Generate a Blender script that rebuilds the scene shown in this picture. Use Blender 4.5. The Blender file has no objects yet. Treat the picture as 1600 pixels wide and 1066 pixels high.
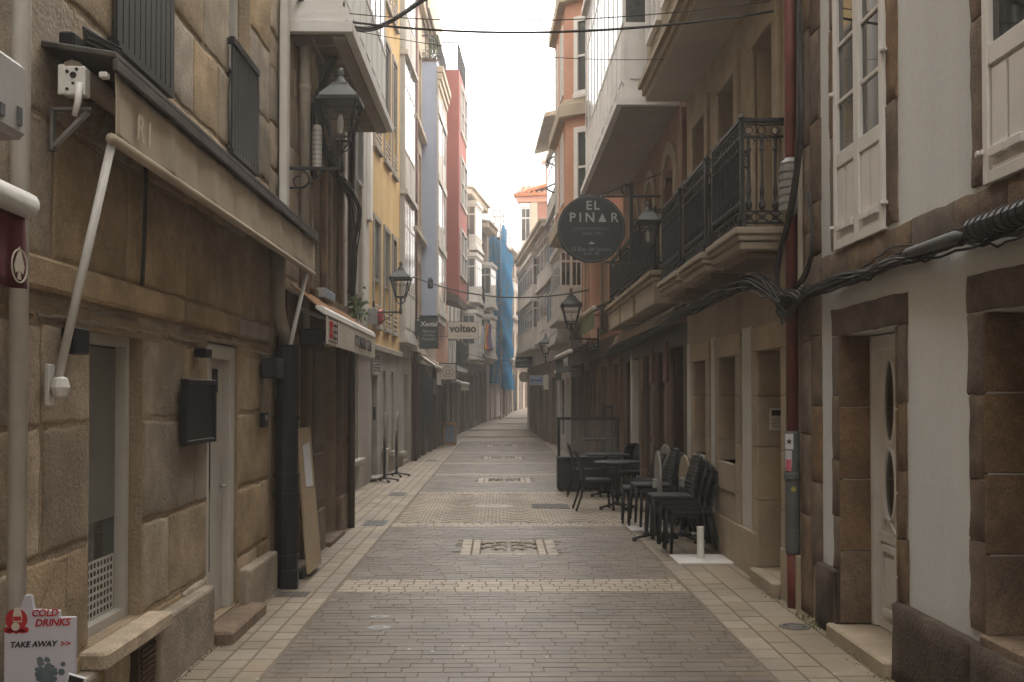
EXPOSURE=1.38; HAZE=0.0043
import bpy, math, random
from mathutils import Vector, Matrix, Euler
random.seed(7)
R=math.radians
scn=bpy.context.scene
col=scn.collection
# ------------------------------------------------------------------ camera
F=1600.0; PITCH=30.0; SHIFT=87.0-PITCH
CAM=Vector((0,0,1.65))
EUL=Euler((R(90)+math.atan(PITCH/F),0,-math.atan(20/F)),'XYZ')
ROT=EUL.to_matrix()
cd=bpy.data.cameras.new('camera'); cam=bpy.data.objects.new('camera',cd); col.objects.link(cam)
cam.location=CAM; cam.rotation_euler=EUL; cd.sensor_width=36; cd.lens=36; cd.shift_y=SHIFT/F; cd.clip_end=2000; cd.clip_start=.05
scn.camera=cam
def ray(px,py):
    d=ROT@Vector(((px-800)/F,(533+SHIFT-py)/F,-1)); return d/d.y
def atY(px,py,Y): return CAM+ray(px,py)*Y
def atX(px,py,X):
    d=ray(px,py); return CAM+d*(X/d.x)
def atZ(px,py,Z):
    d=ray(px,py); return CAM+d*((Z-CAM.z)/d.z)
def gz(y): return 0.0 if y<38 else .045*(y-38)
# ------------------------------------------------------------------ materials
MATS={}
def M(name,c1,c2=None,scale=6,rough=.8,bump=.15,bscale=50,metal=0,island=0,dirt=.25,dscale=.9,spec=.4,streak=0,speck=0,sscale=130):
    m=bpy.data.materials.new(name); m.use_nodes=True; MATS[name]=m
    nt=m.node_tree; N=nt.nodes; L=nt.links
    b=N['Principled BSDF']; b.inputs['Roughness'].default_value=rough; b.inputs['Metallic'].default_value=metal
    b.inputs['Specular IOR Level'].default_value=spec
    tc=N.new('ShaderNodeTexCoord')
    n1=N.new('ShaderNodeTexNoise'); n1.inputs['Scale'].default_value=scale; n1.inputs['Detail'].default_value=8; n1.inputs['Roughness'].default_value=.65
    L.new(tc.outputs['Object'],n1.inputs['Vector'])
    if c2 is None: c2=tuple(x*.8 for x in c1)
    mr=N.new('ShaderNodeMapRange'); mr.inputs[1].default_value=.32; mr.inputs[2].default_value=.68
    L.new(n1.outputs['Fac'],mr.inputs[0])
    mx=N.new('ShaderNodeMix'); mx.data_type='RGBA'
    mx.inputs[6].default_value=(*c1,1); mx.inputs[7].default_value=(*c2,1); L.new(mr.outputs[0],mx.inputs[0])
    out=mx.outputs[2]
    if dirt>0:
        n2=N.new('ShaderNodeTexNoise'); n2.inputs['Scale'].default_value=dscale; n2.inputs['Detail'].default_value=6
        mp=N.new('ShaderNodeMapping'); mp.inputs['Scale'].default_value=(1,1,.35) if streak else (1,1,1)
        L.new(tc.outputs['Object'],mp.inputs[0]); L.new(mp.outputs[0],n2.inputs['Vector'])
        r2=N.new('ShaderNodeMapRange'); r2.inputs[1].default_value=.3; r2.inputs[2].default_value=.7
        r2.inputs[3].default_value=1-dirt; r2.inputs[4].default_value=1+dirt*.35
        L.new(n2.outputs['Fac'],r2.inputs[0])
        v=N.new('ShaderNodeVectorMath'); v.operation='SCALE'; L.new(out,v.inputs[0]); L.new(r2.outputs[0],v.inputs['Scale']); out=v.outputs[0]
    if speck>0:
        n4=N.new('ShaderNodeTexNoise'); n4.inputs['Scale'].default_value=sscale; n4.inputs['Detail'].default_value=3; n4.inputs['Roughness'].default_value=.8
        L.new(tc.outputs['Object'],n4.inputs['Vector']); r5=N.new('ShaderNodeMapRange'); r5.inputs[1].default_value=.3; r5.inputs[2].default_value=.7; r5.inputs[3].default_value=1-speck; r5.inputs[4].default_value=1+speck
        L.new(n4.outputs['Fac'],r5.inputs[0]); v=N.new('ShaderNodeVectorMath'); v.operation='SCALE'; L.new(out,v.inputs[0]); L.new(r5.outputs[0],v.inputs['Scale']); out=v.outputs[0]
    if island>0:
        g=N.new('ShaderNodeNewGeometry')
        r3=N.new('ShaderNodeMapRange'); r3.inputs[3].default_value=1-island; r3.inputs[4].default_value=1+island
        L.new(g.outputs['Random Per Island'],r3.inputs[0])
        v=N.new('ShaderNodeVectorMath'); v.operation='SCALE'; L.new(out,v.inputs[0]); L.new(r3.outputs[0],v.inputs['Scale'])
        h=N.new('ShaderNodeHueSaturation'); L.new(v.outputs[0],h.inputs['Color'])
        ml=N.new('ShaderNodeMath'); ml.operation='MULTIPLY'; ml.inputs[1].default_value=7.31; L.new(g.outputs['Random Per Island'],ml.inputs[0])
        fr=N.new('ShaderNodeMath'); fr.operation='FRACT'; L.new(ml.outputs[0],fr.inputs[0])
        r4=N.new('ShaderNodeMapRange'); r4.inputs[3].default_value=1-island*1.6; r4.inputs[4].default_value=1+island*.8
        L.new(fr.outputs[0],r4.inputs[0]); L.new(r4.outputs[0],h.inputs['Saturation']); out=h.outputs[0]
    L.new(out,b.inputs['Base Color'])
    if bump>0:
        n3=N.new('ShaderNodeTexNoise'); n3.inputs['Scale'].default_value=bscale; n3.inputs['Detail'].default_value=5
        L.new(tc.outputs['Object'],n3.inputs['Vector'])
        bp=N.new('ShaderNodeBump'); bp.inputs['Strength'].default_value=bump; bp.inputs['Distance'].default_value=.02
        L.new(n3.outputs['Fac'],bp.inputs['Height']); L.new(bp.outputs[0],b.inputs['Normal'])
    return m
def glassy(name,tint,transp,rough=.05,spec=.7):
    m=bpy.data.materials.new(name); m.use_nodes=True; nt=m.node_tree; N=nt.nodes; L=nt.links
    b=N['Principled BSDF']; b.inputs['Base Color'].default_value=(*tint,1); b.inputs['Roughness'].default_value=rough; b.inputs['Specular IOR Level'].default_value=spec
    t=N.new('ShaderNodeBsdfTransparent'); mx=N.new('ShaderNodeMixShader'); mx.inputs[0].default_value=transp
    L.new(b.outputs[0],mx.inputs[1]); L.new(t.outputs[0],mx.inputs[2]); L.new(mx.outputs[0],N['Material Output'].inputs[0]); return m
stone=M('tan stone',(.46,.355,.235),(.32,.245,.165),7,.9,.35,45,island=.24,dirt=.35,dscale=2.2,speck=.42,sscale=110)
mortar=M('lime mortar',(.40,.31,.21),(.31,.235,.16),6,.95,.7,35,speck=.25,dirt=.35,dscale=1.5)
granite=M('brown granite',(.235,.158,.095),(.145,.10,.064),11,.9,.5,130,island=.2,dirt=.4,dscale=3,speck=.55,sscale=110)
plinth_m=M('dark granite',(.10,.072,.05),(.06,.045,.033),9,.9,.6,50,dirt=.45,dscale=2.5,speck=.4,sscale=90)
white_r=M('white roughcast',(.665,.67,.655),(.59,.595,.575),30,.95,.3,260,dirt=.22,dscale=.9,streak=1)
cream_r=M('cream render',(.43,.345,.235),(.36,.285,.195),3,.9,.25,60,dirt=.32,dscale=1.3,streak=1,speck=.1)
cream_t=M('cream stone trim',(.40,.325,.23),(.33,.265,.185),7,.85,.25,60,island=.07,dirt=.32,speck=.18)
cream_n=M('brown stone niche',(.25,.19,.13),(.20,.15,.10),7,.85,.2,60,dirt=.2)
gray_s=M('pale grey render',(.52,.50,.45),(.46,.44,.4),6,.9,.15,60,dirt=.15)
gray_g=M('grey ground floor render',(.36,.325,.275),(.29,.26,.22),4,.9,.2,40,dirt=.3,streak=1)
white_w=M('white painted wood',(.74,.72,.68),(.67,.65,.61),5,.55,.05,40,dirt=.1)
white_o=M('old white paint',(.60,.565,.51),(.50,.47,.42),5,.6,.08,40,dirt=.2,streak=1)
soffit_m=M('weathered soffit boards',(.36,.31,.25),(.28,.235,.19),5,.85,.1,40,dirt=.2)
soffit_c=M('cream soffit',(.50,.455,.385),(.46,.415,.35),3,.85,.08,40,dirt=.15)
soffit_g=M('grey brown soffit',(.36,.315,.28),(.32,.28,.25),3,.85,.05,40,dirt=.1)
yellow=M('yellow render',(.66,.47,.19),(.58,.40,.16),3,.9,.15,50,dirt=.2,streak=1)
yellow_t=M('grey stone surround',(.36,.325,.27),(.30,.27,.225),7,.85,.2,50,dirt=.2)
blue_r=M('pale blue cladding',(.36,.42,.54),(.33,.39,.50),3,.8,.08,50,dirt=.12,streak=1)
red_r=M('dark red cladding',(.29,.085,.065),(.25,.07,.055),3,.8,.08,50,dirt=.15,streak=1)
brick_r=M('faded brick render',(.30,.185,.13),(.25,.15,.105),3,.9,.15,50,dirt=.25,streak=1)
orange_r=M('salmon orange render',(.58,.31,.21),(.52,.27,.18),3,.9,.12,50,dirt=.2,streak=1)
pink_r=M('pink render',(.72,.36,.26),(.66,.32,.23),3,.9,.12,50,dirt=.15)
tan_r=M('pale tan render',(.50,.43,.33),(.43,.365,.28),3,.9,.15,50,dirt=.25,streak=1)
brown_s=M('brown stone front',(.20,.15,.11),(.13,.10,.075),4,.9,.3,40,dirt=.35)
tile_m=M('clay roof tile',(.52,.22,.12),(.38,.16,.09),6,.9,.2,40,island=.2)
wood_d=M('dark brown wood',(.085,.052,.033),(.055,.034,.022),7,.55,.1,40,dirt=.3)
wood_m=M('brown wood',(.16,.10,.06),(.11,.07,.042),7,.6,.1,40,dirt=.3)
wood_r=M('dark red wood',(.13,.04,.028),(.09,.03,.022),7,.6,.1,40)
iron=M('black iron',(.022,.022,.023),(.03,.029,.028),12,.5,.1,60,metal=.3,spec=.4)
blackp=M('black plastic',(.016,.016,.017),(.022,.021,.021),12,.45,.05,60,spec=.3)
wicker=M('black woven resin',(.018,.018,.018),(.03,.029,.028),40,.6,.3,160,spec=.22)
steel=M('grey galvanised steel',(.36,.355,.34),(.28,.275,.265),8,.5,.05,40,metal=.4)
alu=M('grey painted aluminium',(.42,.41,.39),(.36,.35,.335),8,.5,.05,40)
pipe_w=M('off white pipe',(.58,.55,.49),(.50,.47,.42),6,.6,.08,40,dirt=.25,streak=1)
pipe_g=M('stone grey pipe',(.40,.345,.275),(.33,.285,.225),6,.6,.1,40,dirt=.3)
red_p=M('red painted pipe',(.20,.048,.033),(.13,.035,.026),7,.55,.15,40,dirt=.35,dscale=3)
gray_p=M('grey iron sleeve',(.13,.135,.13),(.09,.095,.09),8,.6,.2,40,dirt=.35,dscale=4)
cloth_c=M('faded cream canvas',(.46,.38,.285),(.39,.32,.24),4,.95,.15,30,dirt=.2,dscale=2,streak=1)
cloth_fade=M('faded letter paint',(.66,.55,.42),None,4,.95,0,dirt=.1)
cloth_w=M('white canvas',(.64,.58,.49),(.56,.50,.42),4,.95,.15,30,dirt=.2,dscale=2)
cloth_o=M('orange brown canvas',(.30,.15,.06),(.24,.12,.05),4,.95,.1,30,dirt=.2)
cloth_r=M('burgundy canvas',(.135,.018,.024),(.10,.012,.018),6,.85,.15,30,dirt=.35,dscale=3)
cloth_g=M('dark green canvas',(.03,.04,.035),(.022,.03,.027),6,.9,.1,30)
cloth_gr=M('faded green canvas',(.16,.19,.09),(.12,.14,.07),5,.9,.1,30)
hood_m=M('weathered dark hood',(.10,.085,.07),(.06,.052,.045),7,.7,.2,30,dirt=.4,dscale=3)
paint_w=M('white painted steel',(.70,.67,.63),(.62,.60,.56),8,.45,.06,40,dirt=.15)
card=M('beige board',(.40,.30,.19),(.36,.27,.17),4,.85,.05,40,dirt=.15)
paper=M('white paper',(.62,.62,.62),(.56,.56,.57),6,.7,0,dirt=.15,dscale=4)
paper_v=M('lilac printed paper',(.52,.50,.54),(.45,.43,.48),3,.6,0,dirt=.2,dscale=3)
glass_d=M('dark window glass',(.02,.022,.022),(.03,.03,.03),2,.04,.0,dirt=0,spec=.9)
glass_g=M('greenish window glass',(.055,.065,.06),(.035,.04,.038),2,.05,.0,dirt=.3,dscale=1,spec=.8)
glass_s=M('grey curtained window',(.12,.125,.12),(.035,.037,.037),3,.1,.0,dirt=.3,dscale=2,spec=.45)
blind_m=M('grey green roller blind',(.21,.205,.175),(.18,.175,.15),4,.8,.05,40,dirt=.15)
dark_in=M('unlit interior',(.022,.018,.015),(.03,.024,.02),3,.9,0)
shutter_m=M('grey slatted shutter',(.27,.25,.225),(.22,.205,.185),8,.7,.1,40,dirt=.2)
shut_d=M('grey roller shutter',(.17,.15,.125),(.13,.115,.095),8,.6,.1,40,dirt=.25)
dkbrick=M('dark paving setts',(.178,.144,.108),(.14,.113,.085),14,.46,.15,70,island=.12,dirt=.38,dscale=1.6,speck=.28)
ltbrick=M('light paving setts',(.37,.305,.225),(.31,.255,.19),14,.5,.2,70,island=.10,dirt=.25,dscale=1.2)
tnbrick=M('tan paving blocks',(.305,.248,.18),(.25,.203,.148),12,.5,.2,70,island=.11,dirt=.3,dscale=1.2)
joint=M('sandy joints',(.185,.152,.115),(.155,.127,.096),16,.95,.3,80)
sign_k=M('charcoal sign paint',(.028,.033,.033),(.022,.026,.026),7,.6,.03,40)
sign_w=M('cream sign face',(.56,.50,.415),(.52,.46,.38),5,.6,.03,40,dirt=.12)
ink=M('black ink',(.02,.02,.02),None,6,.6,0,dirt=0)
redink=M('red ink',(.42,.025,.03),None,6,.6,0,dirt=0)
greyink=M('light grey ink',(.42,.43,.42),None,6,.6,0,dirt=0)
midink=M('mid grey ink',(.16,.17,.168),None,6,.6,0,dirt=0)
whiteink=M('white ink',(.62,.60,.56),None,6,.6,0,dirt=0)
teal=M('teal print',(.05,.085,.095),(.13,.16,.17),14,.6,0)
blue_s=M('blue sign paint',(.05,.10,.24),None,6,.5,0,dirt=.1)
cable_m=M('dusty black cable',(.035,.031,.027),(.06,.052,.044),20,.7,.2,60,island=.35)
copper=M('faded brown cable',(.12,.085,.06),None,20,.7,.2)
leaf=M('green leaves',(.07,.12,.03),(.10,.15,.04),20,.7,0,island=.4,dirt=0)
petal=M('pink petals',(.5,.12,.16),None,20,.7,0,island=.3,dirt=0)
moss=M('moss and weeds',(.10,.12,.03),(.16,.13,.05),30,.9,.3,80)
lampglass=glassy('lantern glass',(.30,.28,.24),.86,.1)
clear=glassy('clear screen glass',(.25,.25,.24),.86,.03)
net=glassy('blue scaffold netting',(.004,.19,.40),.04,.9,.03)
net2=glassy('thin blue netting',(.012,.15,.28),.16,.9,.05)
# ------------------------------------------------------------------ mesh helper
WL={}
class MB:
    def __init__(s): s.v=[]; s.f=[]; s.xf=None
    def add(s,vs,fs):
        o=len(s.v); s.v.extend(Vector(v) for v in vs); s.f.extend(tuple(i+o for i in f) for f in fs); return s
    def quad(s,a,b,c,d): return s.add([a,b,c,d],[(0,1,2,3)])
    def hexa(s,p): return s.add(p,[(0,3,2,1),(4,5,6,7),(0,1,5,4),(1,2,6,5),(2,3,7,6),(3,0,4,7)])
    def box(s,x0,x1,y0,y1,z0,z1): return s.hexa([(x0,y0,z0),(x1,y0,z0),(x1,y1,z0),(x0,y1,z0),(x0,y0,z1),(x1,y0,z1),(x1,y1,z1),(x0,y1,z1)])
    def fbox(s,f,u0,u1,w0,w1,z0,z1):
        P=f.pt; return s.hexa([P(u0,w0,z0),P(u1,w0,z0),P(u1,w1,z0),P(u0,w1,z0),P(u0,w0,z1),P(u1,w0,z1),P(u1,w1,z1),P(u0,w1,z1)])
    def tube(s,pts,r,n=8,caps=True):
        pts=[Vector(p) for p in pts]; rs=r if isinstance(r,(list,tuple)) else [r]*len(pts)
        o=len(s.v); up=None
        for i,p in enumerate(pts):
            t=(pts[min(i+1,len(pts)-1)]-pts[max(i-1,0)])
            t=t.normalized() if t.length>1e-9 else Vector((0,0,1))
            if up is None: up=Vector((0,0,1)) if abs(t.z)<.9 else Vector((1,0,0))
            a=t.cross(up)
            if a.length<1e-6: a=t.cross(Vector((0,1,0.01)))
            a.normalize(); b=a.cross(t).normalized(); up=b
            for k in range(n):
                q=2*math.pi*(k+.5)/n; s.v.append(p+a*(math.cos(q)*rs[i])+b*(math.sin(q)*rs[i]))
        for i in range(len(pts)-1):
            for k in range(n):
                k2=(k+1)%n; s.f.append((o+i*n+k,o+i*n+k2,o+(i+1)*n+k2,o+(i+1)*n+k))
        if caps:
            s.f.append(tuple(o+k for k in range(n))[::-1]); s.f.append(tuple(o+(len(pts)-1)*n+k for k in range(n)))
        return s
    def bar(s,a,b,w=.02,h=None):
        a=Vector(a);b=Vector(b);h=h or w;t=(b-a).normalized()
        up=Vector((0,0,1)) if abs(t.z)<.95 else Vector((1,0,0))
        x=t.cross(up).normalized()*(w/2); y=x.cross(t).normalized()*(h/2)
        return s.hexa([a-x-y,a+x-y,a+x+y,a-x+y,b-x-y,b+x-y,b+x+y,b-x+y])
    def lathe(s,prof,c,n=12,axis='Z'):
        o=len(s.v); c=Vector(c)
        for r,z in prof:
            for k in range(n):
                q=2*math.pi*(k+.5)/n; a,b=math.cos(q)*r,math.sin(q)*r
                s.v.append(c+(Vector((a,b,z)) if axis=='Z' else Vector((a,z,b)) if axis=='Y' else Vector((z,a,b))))
        for i in range(len(prof)-1):
            for k in range(n):
                k2=(k+1)%n; s.f.append((o+i*n+k,o+i*n+k2,o+(i+1)*n+k2,o+(i+1)*n+k))
        s.f.append(tuple(o+k for k in range(n))[::-1]); s.f.append(tuple(o+(len(prof)-1)*n+k for k in range(n))); return s
    def ring(s,c,R0,r,ax,n=14,m=5):
        c=Vector(c); a=Vector(ax[0]); b=Vector(ax[1]); 
        pts=[c+a*math.cos(2*math.pi*k/n)*R0+b*math.sin(2*math.pi*k/n)*R0 for k in range(n+1)]
        return s.tube(pts,r,m,False)
    def prism(s,poly,o,ax,bx,t):
        o=Vector(o);ax=Vector(ax);bx=Vector(bx);t=Vector(t);n=len(poly)
        vs=[o+ax*p[0]+bx*p[1] for p in poly]; vs+= [v+t for v in vs]
        return s.add(vs,[tuple(range(n))[::-1],tuple(range(n,2*n))]+[(i,(i+1)%n,n+(i+1)%n,n+i) for i in range(n)])
    def build(s,name,mat,parent=None,smooth=False,bevel=0,seg=1):
        me=bpy.data.meshes.new(name); off=WL.get(parent.name,Vector((0,0,0))) if parent else Vector((0,0,0))
        me.from_pydata([v-off for v in s.v],[],s.f); me.materials.append(mat)
        if smooth: me.polygons.foreach_set('use_smooth',[True]*len(me.polygons))
        me.validate(); me.update()
        o=bpy.data.objects.new(name,me); col.objects.link(o)
        if parent: o.parent=parent; WL[o.name]=off
        if bevel:
            b=o.modifiers.new('bevel','BEVEL'); b.width=bevel; b.segments=seg; b.limit_method='ANGLE'; b.angle_limit=R(40)
        return o
def tag(o,label=None,cat=None,group=None,kind=None):
    if label: o['label']=label
    if cat: o['category']=cat
    if group: o['group']=group
    if kind: o['kind']=kind
    return o
def thing(name,loc,label,cat,group=None,rz=0):
    o=bpy.data.objects.new(name,None); col.objects.link(o); o.location=loc; o.rotation_euler=(0,0,rz); o.empty_display_size=.2
    WL[o.name]=Vector(loc); return tag(o,label,cat,group)
def copy_tree(o,parent=None):
    c=o.copy(); col.objects.link(c)
    if parent: c.parent=parent
    for ch in [x for x in o.children]: copy_tree(ch,c)
    return c
class Fac:
    def __init__(s,A,B,side): # side +1: outward normal to the right of travel
        s.A=Vector((A[0],A[1],0)); d=Vector((B[0]-A[0],B[1]-A[1],0)); s.len=d.length; s.d=d.normalized(); s.n=Vector((s.d.y,-s.d.x,0))*side; s.side=side
    def pt(s,u,w,z): return s.A+s.d*u+s.n*w+Vector((0,0,z))
    def hit(s,px,py,w=0):
        d=ray(px,py); o=s.A+s.n*w
        t=(o-CAM).dot(s.n)/d.dot(s.n); p=CAM+d*t
        return (p-s.A).dot(s.d),p.z
    def u(s,px,py=600,w=0): return s.hit(px,py,w)[0]
def wall(f,root,mat,u0,u1,z0,z1,holes=(),depth=.2,back=5,name='wall',sides=True):
    """front sheet with openings, reveals, ends and a roof slab"""
    m=MB(); us=sorted({u0,u1,*[h[0] for h in holes],*[h[1] for h in holes]}); zs=sorted({z0,z1,*[h[2] for h in holes],*[h[3] for h in holes]})
    us=[u for u in us if u0<=u<=u1]; zs=[z for z in zs if z0<=z<=z1]
    for i in range(len(us)-1):
        for j in range(len(zs)-1):
            cu,cz=(us[i]+us[i+1])/2,(zs[j]+zs[j+1])/2
            if any(h[0]<cu<h[1] and h[2]<cz<h[3] for h in holes): continue
            m.quad(f.pt(us[i],0,zs[j]),f.pt(us[i+1],0,zs[j]),f.pt(us[i+1],0,zs[j+1]),f.pt(us[i],0,zs[j+1]))
    for h in holes:
        a,b,c,d=h[:4]; D=h[4] if len(h)>4 else depth; P=f.pt
        m.quad(P(a,0,c),P(a,-D,c),P(a,-D,d),P(a,0,d)); m.quad(P(b,0,c),P(b,-D,c),P(b,-D,d),P(b,0,d))
        m.quad(P(a,0,d),P(a,-D,d),P(b,-D,d),P(b,0,d)); m.quad(P(a,0,c),P(a,-D,c),P(b,-D,c),P(b,0,c))
    P=f.pt
    if sides:
        m.quad(P(u0,0,z0),P(u0,-back,z0),P(u0,-back,z1),P(u0,0,z1)); m.quad(P(u1,0,z0),P(u1,-back,z0),P(u1,-back,z1),P(u1,0,z1))
        m.quad(P(u0,0,z1),P(u1,0,z1),P(u1,-back,z1),P(u0,-back,z1)); m.quad(P(u0,-back,z0),P(u1,-back,z0),P(u1,-back,z1),P(u0,-back,z1))
    return m.build(name,mat,root)
def window(f,root,u0,u1,z0,z1,w,fm,gm,nv=1,nh=2,fw=.06,name='window',t=.05,mull=.035,split=None):
    """frame (with bars) and its pane; w = plane of the glass"""
    m=MB(); m.fbox(f,u0,u0+fw,w-.02,w+t,z0,z1); m.fbox(f,u1-fw,u1,w-.02,w+t,z0,z1)
    m.fbox(f,u0+fw,u1-fw,w-.02,w+t-.002,z0,z0+fw); m.fbox(f,u0+fw,u1-fw,w-.02,w+t-.002,z1-fw,z1)
    for i in range(1,nv):
        c=u0+(u1-u0)*i/nv; m.fbox(f,c-mull,c+mull,w-.02,w+t-.006,z0+fw,z1-fw)
    for j in range(1,nh):
        c=z0+(z1-z0)*j/nh; m.fbox(f,u0+fw,u1-fw,w-.02,w+t-.012,c-mull*.6,c+mull*.6)
    o=m.build(name,fm,root)
    p=MB(); p.fbox(f,u0+fw*.5,u1-fw*.5,w-.012,w,z0+fw*.5,z1-fw*.5); p.build('pane',gm,o); return o
def louvre(f,root,u0,u1,z0,z1,w,mat,name='shutter',pitch=.06,t=.04):
    m=MB(); fw=.05
    m.fbox(f,u0,u0+fw,w,w+t,z0,z1); m.fbox(f,u1-fw,u1,w,w+t,z0,z1); m.fbox(f,u0+fw,u1-fw,w,w+t-.003,z0,z0+fw); m.fbox(f,u0+fw,u1-fw,w,w+t-.003,z1-fw,z1)
    m.fbox(f,u0+fw,u1-fw,w-.004,w+.003,z0+fw,z1-fw)
    z=z0+fw
    while z<z1-fw-.02:
        P=f.pt; a,b=u0+fw,u1-fw
        m.hexa([P(a,w+.004,z+.04),P(b,w+.004,z+.04),P(b,w+t*.8,z),P(a,w+t*.8,z),P(a,w+.004,z+.05),P(b,w+.004,z+.05),P(b,w+t*.8,z+.01),P(a,w+t*.8,z+.01)]); z+=pitch
    return m.build(name,mat,root)
def surround(f,root,mat,u0,u1,z0,z1,wd=.15,t=.03,sill=True,name='window_surround',bev=.008):
    m=MB(); m.fbox(f,u0-wd,u0,-.02,t,z0,z1); m.fbox(f,u1,u1+wd,-.02,t,z0,z1); m.fbox(f,u0-wd,u1+wd,-.02,t+.004,z1,z1+wd*1.2)
    if sill: m.fbox(f,u0-wd,u1+wd,-.02,t+.04,z0-.1,z0)
    return m.build(name,mat,root,bevel=bev)
def gallery(f,root,u0,u1,w,z0,z1,floors,cols,fm,gm,sm,sidecols=1,panel=.3,base=.12,name='gallery',fw=.07,cross=False):
    """glazed bay: timber body on a moulded floor, panes on the street face and both ends"""
    m=MB(); m.fbox(f,u0,u1,-.05,w,z0+.02,z1)
    for k,(e,h0,h1) in enumerate(((.10,0,.10),(.06,.10,.2),(.03,.2,.26))): m.fbox(f,u0-e,u1+e,0,w+e,z0+h0+.004,z0+h1+.004)
    m.fbox(f,u0-.07,u1+.07,0,w+.07,z1-.14,z1+.02)
    H=(z1-z0-.26-.14)/floors; panes=MB()
    def grid(a,b,fx,nc,zb,zt):
        # fx(s,e,zz): s along, e outwards
        W=(b-a)/nc
        def bx(s0,s1,e,za,zb2):
            p=[fx(s0,-.01,za),fx(s1,-.01,za),fx(s1,e,za),fx(s0,e,za),fx(s0,-.01,zb2),fx(s1,-.01,zb2),fx(s1,e,zb2),fx(s0,e,zb2)]; m.hexa(p)
        for i in range(nc+1): c=a+W*i; bx(max(a,c-fw/2),min(b,c+fw/2),.014,zb,zt)
        ph=(zt-zb)*panel
        for (za,zc,e) in ((zb,zb+.06,.022),(zb+ph-.03,zb+ph+.03,.020),(zt-.09,zt,.022),(zb+ph+(zt-zb-ph)*.66,zb+ph+(zt-zb-ph)*.66+.05,.012)): bx(a,b,e,za,zc)
        for i in range(nc):
            s0=a+W*i+fw/2; s1=a+W*(i+1)-fw/2
            bx(s0+.06,s1-.06,.02,zb+.11,zb+ph-.08)
            if cross: 
                for q in ((0,1),(1,0)):
                    A=fx(s0,.012,zb+.06 if q[0]==0 else zb+ph-.03); B=fx(s1,.012,zb+ph-.03 if q[0]==0 else zb+.06); m.bar(A,B,.03,.03)
            panes.quad(fx(s0,.006,zb+ph+.03),fx(s1,.006,zb+ph+.03),fx(s1,.006,zt-.09),fx(s0,.006,zt-.09))
            bx((s0+s1)/2-.012,(s0+s1)/2+.012,.009,zb+ph+.03,zt-.09)
    for k in range(floors):
        zb=z0+.26+H*k; zt=zb+H
        grid(u0,u1,lambda s,e,z:f.pt(s,w+e,z),cols,zb,zt)
        grid(0,w,lambda s,e,z:f.pt(u0-e,s,z),sidecols,zb,zt)
        grid(0,w,lambda s,e,z:f.pt(u1+e,s,z),sidecols,zb,zt)
        if k: m.fbox(f,u0-.06,u1+.06,0,w+.08,zb-.06,zb+.05)
    o=m.build(name,fm,root); panes.build('pane',gm,o)
    s=MB(); s.fbox(f,u0-.02,u1+.02,0,w+.02,z0-.015,z0); s.build('soffit',sm,o); return o
def text(body,size,mat,parent,o,rt,up,depth=.004,name='lettering',shear=0,align='CENTER',space=1,xs=1,bold=0):
    cu=bpy.data.curves.new('txt','FONT'); cu.body=body; cu.size=size; cu.extrude=depth/2; cu.align_x=align; cu.align_y='CENTER'; cu.shear=shear; cu.space_character=space; cu.offset=bold; cu.resolution_u=3
    t=bpy.data.objects.new('txt',cu); col.objects.link(t)
    dg=bpy.context.evaluated_depsgraph_get(); me=bpy.data.meshes.new_from_object(t.evaluated_get(dg))
    bpy.data.objects.remove(t); bpy.data.curves.remove(cu)
    rt=Vector(rt).normalized(); up=Vector(up).normalized(); n=rt.cross(up); o=Vector(o)
    off=WL.get(parent.name,Vector((0,0,0)))
    for v in me.vertices: v.co=o+rt*(v.co.x*xs)+up*v.co.y+n*v.co.z-off
    me.name=name; me.materials.clear(); me.materials.append(mat)
    ob=bpy.data.objects.new(name,me); col.objects.link(ob); ob.parent=parent; WL[ob.name]=off; return ob
def disc_poly(r,n=40,cx=0,cy=0): return [(cx+r*math.cos(2*math.pi*k/n),cy+r*math.sin(2*math.pi*k/n)) for k in range(n)]
X3,Y3,Z3=Vector((1,0,0)),Vector((0,1,0)),Vector((0,0,1))
# ------------------------------------------------------------------ sky, sun, haze
w=bpy.data.worlds.new('World'); scn.world=w; w.use_nodes=True
nt=w.node_tree; N=nt.nodes; L=nt.links; bg=N['Background']
sky=N.new('ShaderNodeTexSky'); sky.sky_type='NISHITA'; sky.sun_disc=False; SUN_EL,SUN_AZ=R(56),R(20)
sky.sun_elevation=SUN_EL; sky.sun_rotation=SUN_AZ; sky.dust_density=6; sky.air_density=1.2; sky.ozone_density=.6
hs=N.new('ShaderNodeHueSaturation'); hs.inputs['Saturation'].default_value=.12
mxs=N.new('ShaderNodeMix'); mxs.data_type='RGBA'; mxs.inputs[0].default_value=.7; mxs.inputs[7].default_value=(15.1,14.5,13.8,1)
L.new(sky.outputs[0],hs.inputs['Color']); L.new(hs.outputs[0],mxs.inputs[6]); L.new(mxs.outputs[2],bg.inputs['Color'])
bg.inputs['Strength'].default_value=.15
sd=bpy.data.lights.new('sun','SUN'); sd.energy=.7; sd.angle=R(40); sd.color=(1,.95,.87)
so=bpy.data.objects.new('sun',sd); col.objects.link(so)
so.rotation_euler=(-(R(90)-SUN_EL),0,-SUN_AZ)
scn.view_settings.view_transform='Standard'; scn.view_settings.look='None'; scn.view_settings.exposure=EXPOSURE; scn.view_settings.gamma=1
hm=bpy.data.materials.new('haze air'); hm.use_nodes=True; nt=hm.node_tree; nt.nodes.remove(nt.nodes['Principled BSDF'])
pv=nt.nodes.new('ShaderNodeVolumePrincipled'); pv.inputs['Color'].default_value=(.93,.9,.86,1); pv.inputs['Density'].default_value=HAZE; pv.inputs['Anisotropy'].default_value=.45
nt.links.new(pv.outputs[0],nt.nodes['Material Output'].inputs['Volume'])
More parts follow.
